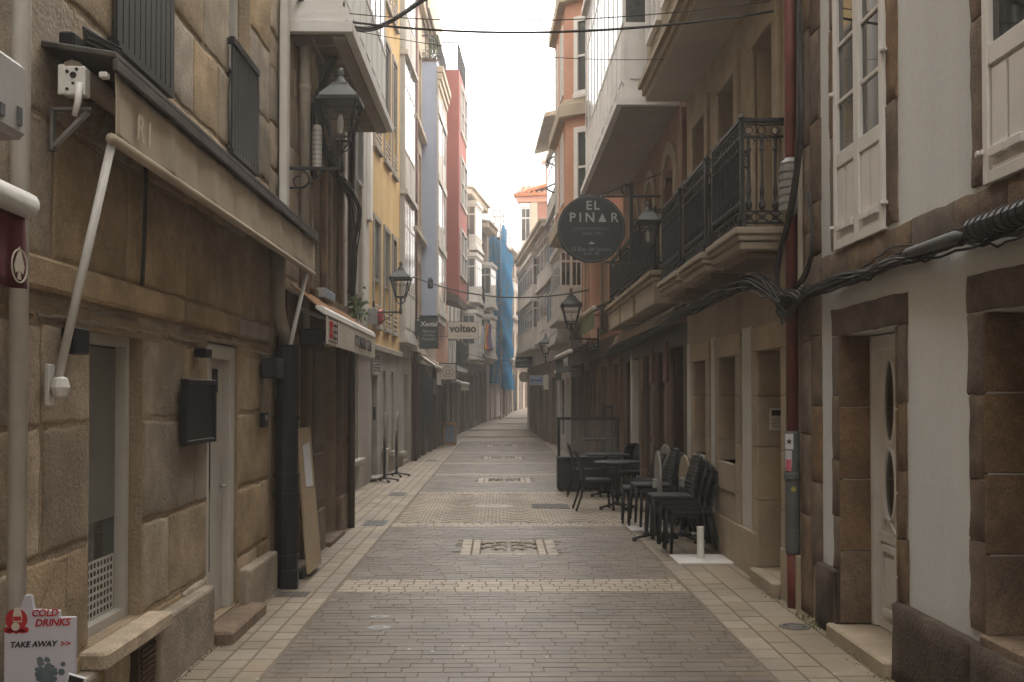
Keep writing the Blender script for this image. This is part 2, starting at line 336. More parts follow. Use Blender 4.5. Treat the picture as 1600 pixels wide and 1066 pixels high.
if HAZE>0:
    h=MB().box(-30,30,-44,125,-1.2,18).build('haze',hm); tag(h,'thin pale morning haze filling the whole narrow street','haze',kind='stuff')
# ------------------------------------------------------------------ ground
def struct(o,label,cat): return tag(o,label,cat,kind='structure')
m=MB()
ys=[-60,-20,38,60,90,140,600]
for a,b in zip(ys,ys[1:]):
    m.quad((-300,a,gz(min(a,140))-.04),(300,a,gz(min(a,140))-.04),(300,b,gz(min(b,140))-.04),(-300,b,gz(min(b,140))-.04))
struct(m.build('ground',joint),'earth and sand ground under the whole town','ground')
m=MB()
for a,b in ((-14,38),(38,85)):
    m.quad((-6,a,gz(a)-.0035),(9,a,gz(a)-.0035),(9,b,gz(b)-.0035),(-6,b,gz(b)-.0035))
struct(m.build('paving_bed',joint),'sandy joint bed showing between the street setts','paving')
def paver(m,cx,cy,hx,hy,z,ang=0,ch=.0025,dep=.02):
    c,s=math.cos(ang),math.sin(ang); j=lambda:random.uniform(-.0015,.0015)
    tl=random.uniform(-.0008,.0012); p=[]
    for q,(ax,ay) in enumerate(((-1,-1),(1,-1),(1,1),(-1,1))):
        p.append((ax*hx,ay*hy,-dep))
    for q,(ax,ay) in enumerate(((-1,-1),(1,-1),(1,1),(-1,1))):
        p.append((ax*(hx-ch)+j(),ay*(hy-ch)+j(),tl+ax*random.uniform(-.0007,.0007)))
    p=[(cx+x*c-y*s,cy+x*s+y*c,z+zz) for x,y,zz in p]
    m.add(p,[(4,5,6,7),(0,1,5,4),(1,2,6,5),(2,3,7,6),(3,0,4,7)])
def pavers(m,x0,x1,y0,y1,lx,ly,jt=.004,along='x',skip=None):
    if along=='x':
        n=max(1,round((y1-y0)/ly)); ly=(y1-y0)/n
        for r in range(n):
            y=y0+ly*(r+.5); x=x0-random.random()*lx
            while x<x1:
                l=lx*random.uniform(.8,1.25); a,b=max(x,x0),min(x+l,x1)
                if b-a>.03 and not(skip and skip((a+b)/2,y)): paver(m,(a+b)/2,y,(b-a-jt)/2,(ly-jt)/2,gz(y))
                x+=l
    else:
        n=max(1,round((x1-x0)/lx)); lx=(x1-x0)/n
        for r in range(n):
            x=x0+lx*(r+.5); y=y0-random.random()*ly
            while y<y1:
                l=ly*random.uniform(.8,1.25); a,b=max(y,y0),min(y+l,y1)
                if b-a>.03 and not(skip and skip(x,(a+b)/2)): paver(m,x,(a+b)/2,(lx-jt*1.6)/2,(b-a-jt)/2,gz(y))
                y+=l
XL,XR=-1.38,1.60
MOT=[(10.72,11.86),(19.75,20.85),(27.2,28.3),(34.0,35.1)]
DR=[(-1.95,-1.45,14.6,15.3),(-1.78,-1.3,17.2,17.75),(.95,1.7,14.9,15.75),(-1.08,-.78,6.98,7.3)]
def sk(x,y):
    if any(a<y<b for a,b in MOT) and -.42<x<.63: return True
    return False
m=MB()
for a,b in ((3.0,8.7),(9.28,13.07),(17.75,21.55),(22.0,25.2),(25.7,30.1),(30.6,38)): pavers(m,XL,XR,a,b,.215,.105,skip=sk)
struct(m.build('street_paving',dkbrick),'dark grey brown sett panels along the middle of the street','paving')
m=MB()
for a,b in ((8.7,9.28),(21.55,22.0),(25.2,25.7),(30.1,30.6)): pavers(m,XL,XR,a,b,.13,.11,.008)
pavers(m,XL,2.34,13.07,13.42,.11,.115,.009); pavers(m,XL,2.34,17.4,17.75,.11,.115,.012)
W=.82
k=int((2.34-XL)/W)+1
for i in range(k):
    xc=XL+W*(i+.5)
    for r in range(-8,44):
        for s in range(8):
            t=(s+.5+(.5 if r%2 else 0))/8*2-1; x=xc+t*W/2; y=13.2+r*.098+.36*(1-t*t)
            if x>2.34 or y<13.46 or y>17.36: continue
            ang=math.atan2(-.36*2*t*2/W*.55,1); paver(m,x,y,.047,.044,0,ang,.008)
struct(m.build('cobble_bands',ltbrick),'pale cobble bands and fan patterned cobble square across the street','paving')
m=MB()
pavers(m,-2.95,XL-.02,2.5,38,.155,.24,.008,'y'); pavers(m,XR+.02,1.98,2.5,38,.18,.28,.007,'y'); pavers(m,1.98,2.5,2.5,38,.25,.55,.007,'y')
struct(m.build('side_paving',tnbrick),'tan block paving strips along both house fronts','paving')
# far, rising part of the street: setts laid by texture
def brickmat(name,c1,c2,c3,sx,sy):
    mt=M(name,c1,c2,10,.75,.0,dirt=.25,dscale=1); nt=mt.node_tree; N=nt.nodes; L=nt.links
    tc=N.new('ShaderNodeTexCoord'); br=N.new('ShaderNodeTexBrick'); br.inputs['Scale'].default_value=1; br.inputs['Brick Width'].default_value=sx; br.inputs['Row Height'].default_value=sy
    br.inputs['Mortar Size'].default_value=.008; br.inputs['Color1'].default_value=(*c1,1); br.inputs['Color2'].default_value=(*c2,1); br.inputs['Mortar'].default_value=(*c3,1)
    L.new(tc.outputs['Object'],br.inputs['Vector']); L.new(br.outputs['Color'],N['Principled BSDF'].inputs['Base Color']); return mt
far_m=brickmat('far setts',(.27,.225,.175),(.22,.185,.145),(.12,.1,.075),.3,.14)
m=MB().quad((-6,38,0),(9,38,0),(9,85,gz(85)),(-6,85,gz(85)))
struct(m.build('rising_street',far_m),'paved street rising and curving away in the distance','paving')
m=MB()
for y in (40,43.5,47,51): m.fbox(Fac((-4,y),(6,y),1),0,10,0,.35,gz(y)+.004,gz(y)+.02)
struct(m.build('sett_bands',ltbrick),'pale sett bands crossing the rising street','paving')
# carved inlays
for i,(a,b) in enumerate(MOT):
    g=gz(a); r=thing('paving_inlay',(.105,(a+b)/2,g),['cream framed carved stone inlay in the dark paving nearest the viewer','cream framed stone inlay just beyond the fan patterned cobbles','small looking pale inlay in the middle distance of the street','farthest pale inlay before the street rises'][i],'paving inlay','stone inlays along the street axis')
    m=MB()
    x0,x1=-.415,.625
    for (p,q) in ((x0,x0+.115),(x0+.125,x0+.21),(x1-.21,x1-.125),(x1-.115,x1)): pavers(m,p,q,a,b,.12,.26,.006,'y')
    pavers(m,x0+.22,x1-.22,a,a+.14,.155,.07,.005); pavers(m,x0+.22,x1-.22,b-.14,b,.155,.07,.005)
    m.build('border',ltbrick,r)
    c=MB().box(x0+.225,x1-.225,a+.15,b-.15,g-.02,g-.002); pn=c.build('carved_panel',dkbrick,r)
    s=MB(); rnd=random.Random(3)
    for sx in (-1,1):
        for (ox,oy,rr) in ((.08,0,.1),(.2,.15,.09),(.2,-.16,.09),(.06,.24,.07),(.07,-.25,.07)):
            pts=[(.105+sx*(ox+rr*(1-t*.6)*math.cos(4.6*t)),(a+b)/2+oy+rr*1.7*(1-t*.6)*math.sin(4.6*t),g+.0) for t in [k/10 for k in range(11)]]
            s.tube(pts,[.022-.0016*k for k in range(11)],6)
    s.build('relief',ltbrick,pn)
# ------------------------------------------------------------------ LEFT: stone house
FA=Fac((-1.97,0),(-1.97,1),1)
def stones(f,mats,u0,u1,z0,z1,holes,root,seed,hm=(.34,.52),lm=(.42,.95),t=.007,name='stonework'):
    rd=random.Random(seed); zc=sorted({z0,z1,*[h[2] for h in holes if z0<h[2]<z1],*[h[3] for h in holes if z0<h[3]<z1]})
    m=MB()
    for za,zb in zip(zc,zc[1:]):
        n=max(1,round((zb-za)/rd.uniform(*hm))); zz=[za+(zb-za)*(i+(rd.uniform(-.12,.12) if 0<i<n else 0))/n for i in range(n+1)]
        for a,b in zip(zz,zz[1:]):
            iv=[(u0,u1)]
            for h in holes:
                if h[2]<(a+b)/2<h[3]:
                    nv=[]
                    for p,q in iv:
                        if h[1]<=p or h[0]>=q: nv.append((p,q)); continue
                        if h[0]>p: nv.append((p,h[0]))
                        if h[1]<q: nv.append((h[1],q))
                    iv=nv
            for p,q in iv:
                u=p
                while u<q-.02:
                    l=rd.uniform(*lm); e=q if u+l>q-.25 else u+l
                    block(m,f,u,e,a,b,t+rd.uniform(-.005,.008),rd); u=e
    return m.build(name,mats,root,smooth=True)
def block(m,f,u0,u1,z0,z1,t,rd,g=.010,ch=.025,base=-.004,jit=.010):
    L,Hh=u1-u0-2*g,z1-z0-2*g; nu,nz=max(2,int(L/.10)),max(2,int(Hh/.10))
    A=[0,ch*.35,ch]+[ch+(L-2*ch)*i/nu for i in range(1,nu)]+[L-ch,L-ch*.35,L]
    B=[0,ch*.35,ch]+[ch+(Hh-2*ch)*i/nz for i in range(1,nz)]+[Hh-ch,Hh-ch*.35,Hh]
    o=len(m.v); G=len(A); ou=[rd.uniform(-jit,jit) for _ in range(len(B))]; oz=[rd.uniform(-jit,jit) for _ in range(G)]
    for jj,b in enumerate(B):
        for ii,a in enumerate(A):
            du=min(ii,G-1-ii); dz=min(jj,len(B)-1-jj); d=min(du,dz)
            w=(base,t*.62,t)[min(d,2)]+(rd.uniform(-.004,.004) if d>=2 else 0)
            uu=u0+g+a+(ou[jj] if ii<3 or ii>G-4 else 0); z=z0+g+b+(oz[ii] if jj<3 or jj>len(B)-4 else 0)
            m.v.append(f.pt(uu,w,z))
    for jj in range(len(B)-1):
        for ii in range(G-1): q=o+jj*G+ii; m.f.append((q,q+1,q+G+1,q+G))
rA=thing('stone_house',(-1.97,5,0),'tan rough stone house in the left foreground with a long retracted cream awning','house')
wz0,wz1=.45,1.97
A_h=[(4.95,5.68,wz0,wz1,.16),(6.93,7.74,.10,2.03,.16),(5.22,5.92,3.45,5.7,.22),(7.44,8.06,3.45,5.7,.22)]
wall(FA,rA,mortar,-40,8.75,0,13,A_h,back=6)
SB=[(h[0],h[1],h[2],h[3]) for h in A_h]
stones(FA,stone,2.4,8.75,.0,2.1,SB,rA,5)
stones(FA,stone,2.4,8.75,2.25,8.3,SB,rA,11,(.42,.6),(.5,1.1))
m=MB()
for a,b in ((2.4,3.9),(3.9,5.0),(5.0,6.3),(6.3,7.6),(7.6,8.75)): m.fbox(FA,a+.004,b-.004,-.02,.045,2.105,2.245)
m.build('string_course',stone,rA,bevel=.015)
m=MB()
for a,b,h in ((3.2,4.9,.36),(5.75,6.85,.40),(7.80,8.78,.34)):
    m.fbox(FA,a,b,-.02,.085,-.02,h)
m.build('plinth',stone,rA,bevel=.02,seg=2)
window(FA,rA,4.96,5.675,wz0,wz1,-.13,pipe_w,glass_g,1,1,.05,t=.06)
bl=[o for o in rA.children if o.name.startswith('window')][-1]
m=MB().fbox(FA,5.05,5.61,-.128,-.124,1.0,1.91); m.build('roller_blind',blind_m,bl)
m=MB()
for i in range(13): m.fbox(FA,5.05+i*.045,5.065+i*.045,-.128,-.124,.50,.80)
for j in range(8): m.fbox(FA,5.05,5.605,-.128,-.1245,.50+j*.041,.515+j*.041)
m.build('dotted_film',gray_s,bl)
MB().fbox(FA,4.85,5.82,-.1,.13,.36,.445).build('sill',stone,rA,bevel=.012)
# door
m=MB(); m.fbox(FA,6.94,7.06,-.13,-.02,.1,2.02); m.fbox(FA,7.60,7.73,-.13,-.02,.1,2.02); m.fbox(FA,7.06,7.60,-.13,-.022,1.92,2.02)
df=m.build('door_frame',white_o,rA,bevel=.006)
d=MB().fbox(FA,7.06,7.6,-.14,-.075,.1,1.92).build('door',white_o,rA,bevel=.004)
MB().fbox(FA,7.14,7.27,-.09,-.07,.42,1.62).build('pane',glass_g,d)
m=MB()
for k in range(3): m.fbox(FA,7.32+k*.05,7.345+k*.05,-.078,-.068,1.68,1.85)
m.build('vent_slots',dark_in,d)
m=MB(); m.tube([FA.pt(7.53,-.075,1.0),FA.pt(7.53,-.03,1.0),FA.pt(7.42,-.03,1.0)],.011,6); m.build('handle',steel,d)
MB().fbox(FA,6.85,7.86,-.12,.2,-.02,.085).build('doorstep',granite,rA,bevel=.015)
m=MB(); m.fbox(FA,5.5,5.84,.0,.052,.08,.33)
vg=m.build('vent_grille',wood_d,rA)
m=MB()
for k in range(7): m.fbox(FA,5.53,5.81,.05,.062,.10+k*.03,.115+k*.03)
m.build('slat',wood_m,vg)
# upper windows, railings
for (a,b,lb) in ((5.22,5.92,0),(7.44,8.06,1)):
    window(FA,rA,a+.02,b-.02,3.46,5.68,-.14,white_o,glass_d,2,3,.08)
    m=MB(); W0=.035
    for u in (a-.08,b+.06): m.fbox(FA,u,u+.025,0,W0,4.20,4.24); m.fbox(FA,u,u+.025,0,W0,3.42,3.45)
    m.fbox(FA,a-.08,b+.085,W0-.01,W0+.025,4.20,4.25); m.fbox(FA,a-.08,b+.085,W0-.01,W0+.025,3.40,3.44)
    u=a-.075
    while u<b+.08: m.fbox(FA,u,u+.07,W0,W0+.014,3.44,4.20); u+=.083
    m.build('window_railing',iron,rA)
# ------------------------------------------------------------------ LEFT: shop house with the gallery
rB=thing('gallery_house',(-1.97,11,0),'brown stone house with dark wood shopfront below and white glazed gallery above','house')
B_h=[(9.5,10.15,0,2.25,.3),(11.3,12.35,0,2.25,.3),(10.55,11.3,2.75,4.5,.25),(11.75,12.5,2.75,4.5,.25)]
wall(FA,rB,mortar,8.75,13.1,0,12.5,B_h,back=5)
stones(FA,stone,8.76,13.08,2.62,8.0,[h[:4] for h in B_h],rB,3,(.3,.45),(.35,.7))
m=MB()
for a,b in ((9.1,9.48),(10.17,10.5),(10.52,11.28),(12.37,12.6),(12.62,13.1)):
    m.fbox(FA,a,b,-.02,.05,.45,2.25); m.fbox(FA,a+.05,b-.05,.04,.065,.55,1.05); m.fbox(FA,a+.05,b-.05,.04,.065,1.15,2.15)
m.fbox(FA,9.1,13.1,-.02,.09,2.252,2.6)
m.build('shopfront',wood_m,rB,bevel=.008)
m=MB()
for a,b in ((9.1,9.48),(10.17,11.28),(12.37,13.1)): m.fbox(FA,a,b,-.02,.07,-.02,.45)
m.build('shopfront_base',granite,rB,bevel=.015)
for a,b in ((9.5,10.15),(11.3,12.35)):
    d=MB().fbox(FA,a,b,-.28,-.22,0,2.25).build('shop_door',wood_d,rB)
    n=1 if b-a<.8 else 2
    p=MB()
    for i in range(n):
        c0=a+(b-a)*i/n+.1; c1=a+(b-a)*(i+1)/n-.1; p.fbox(FA,c0,c1,-.225,-.212,.7,2.1)
    p.build('pane',glass_d,d)
    MB().fbox(FA,a,b,-.3,.12,-.01,.05).build('threshold',granite,rB)
for a,b in ((10.55,11.3),(11.75,12.5)):
    window(FA,rB,a+.01,b-.01,2.76,4.49,-.18,wood_d,glass_d,2,3,.06)
    surround(FA,rB,granite,a,b,2.75,4.5,.13,.06)
gB=gallery(FA,rB,9.6,13.05,.50,5.05,10.6,2,7,white_w,glass_s,wood_m,2,.28)
m=MB()
for k in range(7): m.fbox(FA,9.8+k*.5,9.82+k*.5,.02,.40,5.022,5.035)
m.fbox(FA,9.6,13.05,.40,.52,5.015,5.035); m.fbox(FA,9.6,13.05,.20,.215,5.020,5.0345)
m.build('soffit_batten',soffit_m,gB)
# ------------------------------------------------------------------ LEFT: yellow house
FC=Fac((-2.72,13.1),(-2.25,26.2),1)
U=lambda px,py=560:FC.u(px,py)
rC=thing('yellow_house',(-2.5,19,0),'tall yellow house with grey framed shuttered windows on the left','house')
zc=FC.hit(600,548)[1]
def cw(x0,x1,ya,yb):
    a,b=U(x0),U(x1); c=(x0+x1)/2; return a,b,FC.hit(c,yb)[1],FC.hit(c,ya)[1]
wins=[cw(583,592,330,478),cw(600,607,380,502),cw(612,617,400,512)]
zf=[(2.75,2.05),(6.3,2.5),(9.7,2.3)]
CW=[(U(583),U(592.5)),(U(599.5),U(607.5)),(U(612.5),U(618))]
holes=[]
for a,b in CW:
    for z,h in zf: holes.append((a,b,z+.35,z+.35+h,.16))
gh=[(U(581),U(589.5),.06,2.28,.14),(U(597),U(603),.55,2.2,.14),(U(609.5),U(615.5),.45,2.2,.14),(U(624),U(631),.35,2.2,.1)]
c0h=(U(545),U(560),.55,2.4,.2)
wall(FC,rC,gray_g,0,FC.len-1.9,0,zc,[c0h]+gh,back=5,name='ground_floor_wall')
uy=U(577,300)
uE=U(624.5,300)
hh=(U(545),U(561,300),2.95,6.3,.2)
wall(FC,rC,gray_s,0,uy,zc+.002,13,[hh,(U(545),U(561,300),7.1,9.6,.2)],back=5,name='grey_bay_wall')
wall(FC,rC,yellow,uy,uE,zc+.002,13.4,holes,back=5,name='upper_wall')
MB().fbox(FC,-.02,uE+.02,-.02,.09,zc-.06,zc+.06).build('cornice',yellow_t,rC,bevel=.015)
MB().fbox(FC,U(573.5,300),uy,-.02,.07,FC.hit(575,345)[1],11).build('white_quoin',white_w,rC,bevel=.01)
window(FC,rC,hh[0],hh[1],2.95,6.3,-.15,gray_s,glass_g,2,5,.1); surround(FC,rC,yellow_t,hh[0],hh[1],2.95,6.3,.2,.06)
louvre(FC,rC,hh[0],hh[1],2.95,3.5,.0,shutter_m)
window(FC,rC,hh[0],hh[1],7.1,9.6,-.15,gray_s,glass_g,2,4,.1)
window(FC,rC,*c0h[:4],-.15,gray_s,glass_g,2,1,.1); MB().fbox(FC,c0h[0]-.1,c0h[1]+.15,-.1,.12,.45,.55).build('sill',yellow_t,rC,bevel=.01)
louvre(FC,rC,U(549),U(560,240),5.4,7.4,.06,shutter_m)
for a,b in CW:
    for z,h in zf:
        surround(FC,rC,yellow_t,a,b,z+.35,z+.35+h,.09,.03)
        window(FC,rC,a,b,z+.35,z+.35+h,-.14,white_o,glass_s,2,3,.07)
        louvre(FC,rC,a+.02,b-.02,z+.35+h*.42,z+.33+h,-.045,shutter_m)
        m=MB()
        for k in range(4): m.fbox(FC,a,b,.02,.045,z+.4+k*.1,z+.425+k*.1)
        m.build('guard_bar',white_o,rC)
# ground floor openings
rs=MB(); a,b,z0,z1,_=gh[0]
for k in range(24): rs.fbox(FC,a,b,-.13+.012*(k%2),-.1+.012*(k%2),z0+.088*k,z0+.088*(k+1)-.004)
rs.build('roller_shutter',shut_d,rC)
louvre(FC,rC,a-.1,b+.1,zc-.55,zc-.1,.01,shutter_m,'shutter_box'); MB().fbox(FC,a-.1,b+.1,-.1,.12,0,.08).build('threshold',yellow_t,rC)
for h in gh[1:]:
    window(FC,rC,*h[:4],-.1,gray_s,glass_g if h is gh[3] else glass_s,1,2,.06); MB().fbox(FC,h[0]-.08,h[1]+.08,-.08,.08,h[2]-.09,h[2]).build('sill',yellow_t,rC)
MB().fbox(FC,U(583),U(583)+.1,.0,.05,1.2,1.45).build('letter_box',ink,rC)
# glazed strip house
rS=thing('glazed_house',(FC.pt(FC.len-1,0,0).x,FC.pt(FC.len-1,0,0).y,0),'narrow house front of grey glazed galleries beside the yellow house','house')
wall(FC,rS,gray_s,uE+.03,FC.len,zc+.002,13.6,(),back=5); wall(FC,rS,gray_g,uE+.03,FC.len,0,zc,[(FC.len-1.4,FC.len-.5,0.1,2.2,.2)],back=5,name='ground_floor_wall')
MB().fbox(FC,FC.len-1.4,FC.len-.5,-.2,-.14,.1,2.2).build('door',shut_d,rS)
gallery(FC,rS,uE+.08,FC.len-.12,.10,zc+.3,13.2,3,2,gray_s,glass_s,soffit_c,1,.3)
# ------------------------------------------------------------------ LEFT: farther houses
def house(name,label,f,u0,u1,h,mat,ground=None,zg=2.6,back=6,base=0):
    p=f.pt((u0+u1)/2,0,base); r=thing(name,(p.x,p.y,base),label,'house')
    return r
def regular(f,root,u0,u1,zs,hs,n,wd,fm,gm,sur=None,nv=2,nh=2,w=-.1):
    H=[]
    for z,h in zip(zs,hs):
        for i in range(n):
            c=u0+(u1-u0)*(i+.5)/n; H.append((c-wd/2,c+wd/2,z,z+h,.14))
    return H
def fit(f,root,H,fm,gm,sur=None,nv=2,nh=2,wd=.12):
    for a,b,c,d,_ in H:
        window(f,root,a,b,c,d,-.1,fm,gm,nv,nh,.06)
        if sur: surround(f,root,sur,a,b,c,d,wd,.03)
# cream narrow house
FD=Fac((-2.25,26.2),(-2.2,29.0),1)
rD=house('cream_house','narrow cream stone house behind a dark red pipe','',0,0,0,0) if False else thing('cream_house',(-2.22,27.6,0),'narrow cream stone house between the glazed front and the blue house','house')
H=regular(FD,rD,0,2.6,(3.4,6.3,9.2),(1.9,2.0,1.9),2,.75,0,0)
wall(FD,rD,tan_r,0,2.8,2.7,12.6,H); wall(FD,rD,wood_d,0,2.8,0,2.7,[(.3,1.1,0,2.2,.2),(1.5,2.5,.5,2.2,.2)],name='shopfront')
fit(FD,rD,H,white_o,glass_s,cream_t); MB().fbox(FD,.3,1.1,-.2,-.15,0,2.2).build('door',wood_m,rD); window(FD,rD,1.5,2.5,.5,2.2,-.15,wood_d,glass_d,1,1)
for z in (2.8,5.9,8.8,12.4): MB().fbox(FD,0,2.8,-.02,.16,z,z+.14).build('cornice',tan_r,rD,bevel=.02)
m=MB().tube([FD.pt(.12,.1,0),FD.pt(.12,.1,12)],.05,8); tag(m.build('drainpipe',wood_r,smooth=True),'thin dark red brown drainpipe between the glazed front and the cream house','drainpipe')
# blue house
FE=Fac((-2.2,29.0),(-2.05,33.3),1)
rE=thing('blue_house',(-2.1,31,0),'pale blue clad house with projecting bay and roof terrace railing','house')
wall(FE,rE,tan_r,0,4.3,2.6,11.1,()); wall(FE,rE,wood_d,0,4.3,0,2.6,[(.4,1.7,.4,2.2,.2),(2.3,3.2,0,2.2,.2)],name='shopfront')
window(FE,rE,.4,1.7,.4,2.2,-.15,wood_m,glass_d,2,1); MB().fbox(FE,2.3,3.2,-.2,-.15,0,2.2).build('door',wood_m,rE)
zt=atY(670,97,29)[2]
MB().fbox(FE,.02,2.6,-.05,.42,3.9,zt).build('bay',blue_r,rE)
m=MB(); m.fbox(FE,.0,2.62,.425,.46,3.8,zt-.15)
for k in range(3): m.fbox(FE,.06+k*1.2,.14+k*1.2,.46,.48,3.8,zt-.15)
for k in range(4): m.fbox(FE,.0,2.62,.46,.50,4+1.9*k,4.2+1.9*k)
bf=m.build('bay_front',white_o,rE)
p=MB()
for k in range(4):
    for j in range(3):
        if k<2: p.fbox(FE,.25+k*1.2,1.15+k*1.2,.45,.465,4.5+j*2.1,5.7+j*2.1)
p.build('pane',glass_s,bf)
m=MB()
for k,e in enumerate((0,.06,.12,.18)): m.fbox(FE,-.02,2.68,.42,.47+e*.8,zt-.9+k*.2,zt-.72+k*.2)
m.build('cornice',tan_r,rE,bevel=.01)
def rail(m,pts,z0,z1,step=.11,r=.012):
    for a,b in zip(pts,pts[1:]):
        a=Vector(a);b=Vector(b);d=b-a;n=max(1,int(d.length/step))
        m.bar(a+Z3*z1,b+Z3*z1,.035,.03); m.bar(a+Z3*z0,b+Z3*z0,.03,.02)
        for i in range(n+1): q=a+d*i/n; m.bar(q+Z3*z0,q+Z3*z1,r*1.6)
m=MB(); rail(m,[FE.pt(.0,-1.2,zt),FE.pt(.0,.45,zt),FE.pt(2.6,.45,zt)],.05,.75); m.build('terrace_railing',iron,rE)
fp=thing('flower_planter',(FE.pt(.12,.3,zt).x,FE.pt(.12,.3,zt).y,zt),'planter of pink flowers on the blue house terrace','planter')
MB().fbox(FE,.1,.4,-.1,.40,zt,zt+.16).build('trough',brick_r,fp,bevel=.01)
lf=MB();pt=MB();rd=random.Random(2)
for k in range(420):
    c=FE.pt(rd.uniform(0,.5),rd.uniform(-.3,.45),zt+.12+abs(rd.gauss(0,.16))); q=lf if rd.random()<.8 else pt; s=.035
    a=Vector((rd.uniform(-1,1),rd.uniform(-1,1),rd.uniform(-1,1))).normalized(); b=a.orthogonal().normalized()
    q.quad(c-a*s,c-b*s*.6,c+a*s,c+b*s*.6)
for k in range(380):
    t=rd.random()**.5; c=FE.pt(.05+rd.uniform(-.04,.06),.34+rd.uniform(-.09,.1)*1.3,zt+.1+t*.62); s=.03
    a=Vector((rd.uniform(-1,1),rd.uniform(-1,1),rd.uniform(-1,1))).normalized(); b=a.orthogonal().normalized()
    lf.quad(c-a*s,c-b*s*.6,c+a*s,c+b*s*.6)
lf.build('foliage',leaf,fp); pt.build('blossom',petal,fp)
pw=MB(); pw.fbox(FE,.6,4.0,-3,-.15,zt,zt+2.3)
for k in range(14): pw.fbox(FE,.0,4.0,-1.3+.075*k*1.5,-1.25+.075*k*1.5,zt+1.55,zt+2.9-.04*k)
pw.build('penthouse_louvres',tan_r,rE)
# red bay house
FF=Fac((-2.05,33.3),(-1.6,41.5),1)
rF=thing('red_house',(-1.9,36,0),'house with tall dark red bay above an orange lower wall','house')
wall(FF,rF,orange_r,0,3.6,2.3,12.2,()); wall(FF,rF,brown_s,0,3.6,0,2.3,[(.5,1.6,.0,2.1,.2),(2.1,3.3,.4,2.1,.2)],name='ground_floor_wall')
MB().fbox(FF,.5,1.6,-.2,-.15,0,2.1).build('door',wood_d,rF); window(FF,rF,2.1,3.3,.4,2.1,-.15,wood_d,glass_d)
zb,zt2=4.95,atY(705,110,33.5)[2]
y0=.15
m=MB(); m.hexa([FF.pt(y0,-.05,zb+.35),FF.pt(3.2,-.05,zb+.35),FF.pt(3.2,.72,zb),FF.pt(y0,.72,zb),FF.pt(y0,-.05,zt2),FF.pt(3.2,-.05,zt2),FF.pt(3.2,.72,zt2),FF.pt(y0,.72,zt2)])
bo=m.build('bay',red_r,rF)
m=MB(); m.hexa([FF.pt(y0+.01,-.04,zb-.01),FF.pt(3.2,-.04,zb-.01),FF.pt(3.2,.71,zb-.25),FF.pt(y0+.01,.71,zb-.25),FF.pt(y0+.01,-.04,zb+.36),FF.pt(3.2,-.04,zb+.36),FF.pt(3.2,.715,zb+.002),FF.pt(y0+.01,.715,zb+.002)]); m.build('bay_soffit',wood_d,bo)
for j in range(3): window(FF,bo,.6,2.8,zb+.7+j*2.4,zb+2.3+j*2.4,.73,white_o,glass_s,2,2)
m=MB(); rail(m,[FF.pt(y0,-.6,zt2),FF.pt(y0,.68,zt2),FF.pt(3.1,.68,zt2)],.05,.9,.13); m.build('roof_railing',iron,rF)
m=MB().fbox(FF,-.3,3.3,-.1,.28,zt2-2.2,zt2-.9); 
for k in range(9): m.fbox(FF,-.25+k*.4,-.15+k*.4,.28,.36,zt2-2.3-.1*(k%2),zt2-1)
m.build('carved_cornice',tan_r,rF,bevel=.02)
rW=thing('white_house',(-1.7,39,0),'narrow white house front beyond the dark red bay','house')
H=regular(FF,rW,3.6,8.2,(3.4,5.9),(1.7,1.7),3,.8,0,0)
wall(FF,rW,white_o,3.6,8.2,2.4,8.6,H); wall(FF,rW,brown_s,3.6,8.2,0,2.4,[(4.2,5.2,0,2.1,.2),(6,7.2,.4,2.1,.2)],name='ground_floor_wall')
fit(FF,rW,H,white_o,glass_s); MB().fbox(FF,4.2,5.2,-.2,-.15,0,2.1).build('door',wood_m,rW); window(FF,rW,6,7.2,.4,2.1,-.15,wood_d,glass_d)
MB().fbox(FF,3.7,8.1,-.02,.32,2.6,2.75).build('balcony',gray_s,rW)
m=MB(); rail(m,[FF.pt(3.7,0,2.75),FF.pt(3.7,.3,2.75),FF.pt(8.1,.3,2.75),FF.pt(8.1,0,2.75)],.05,.95); m.build('railing',iron,rW)
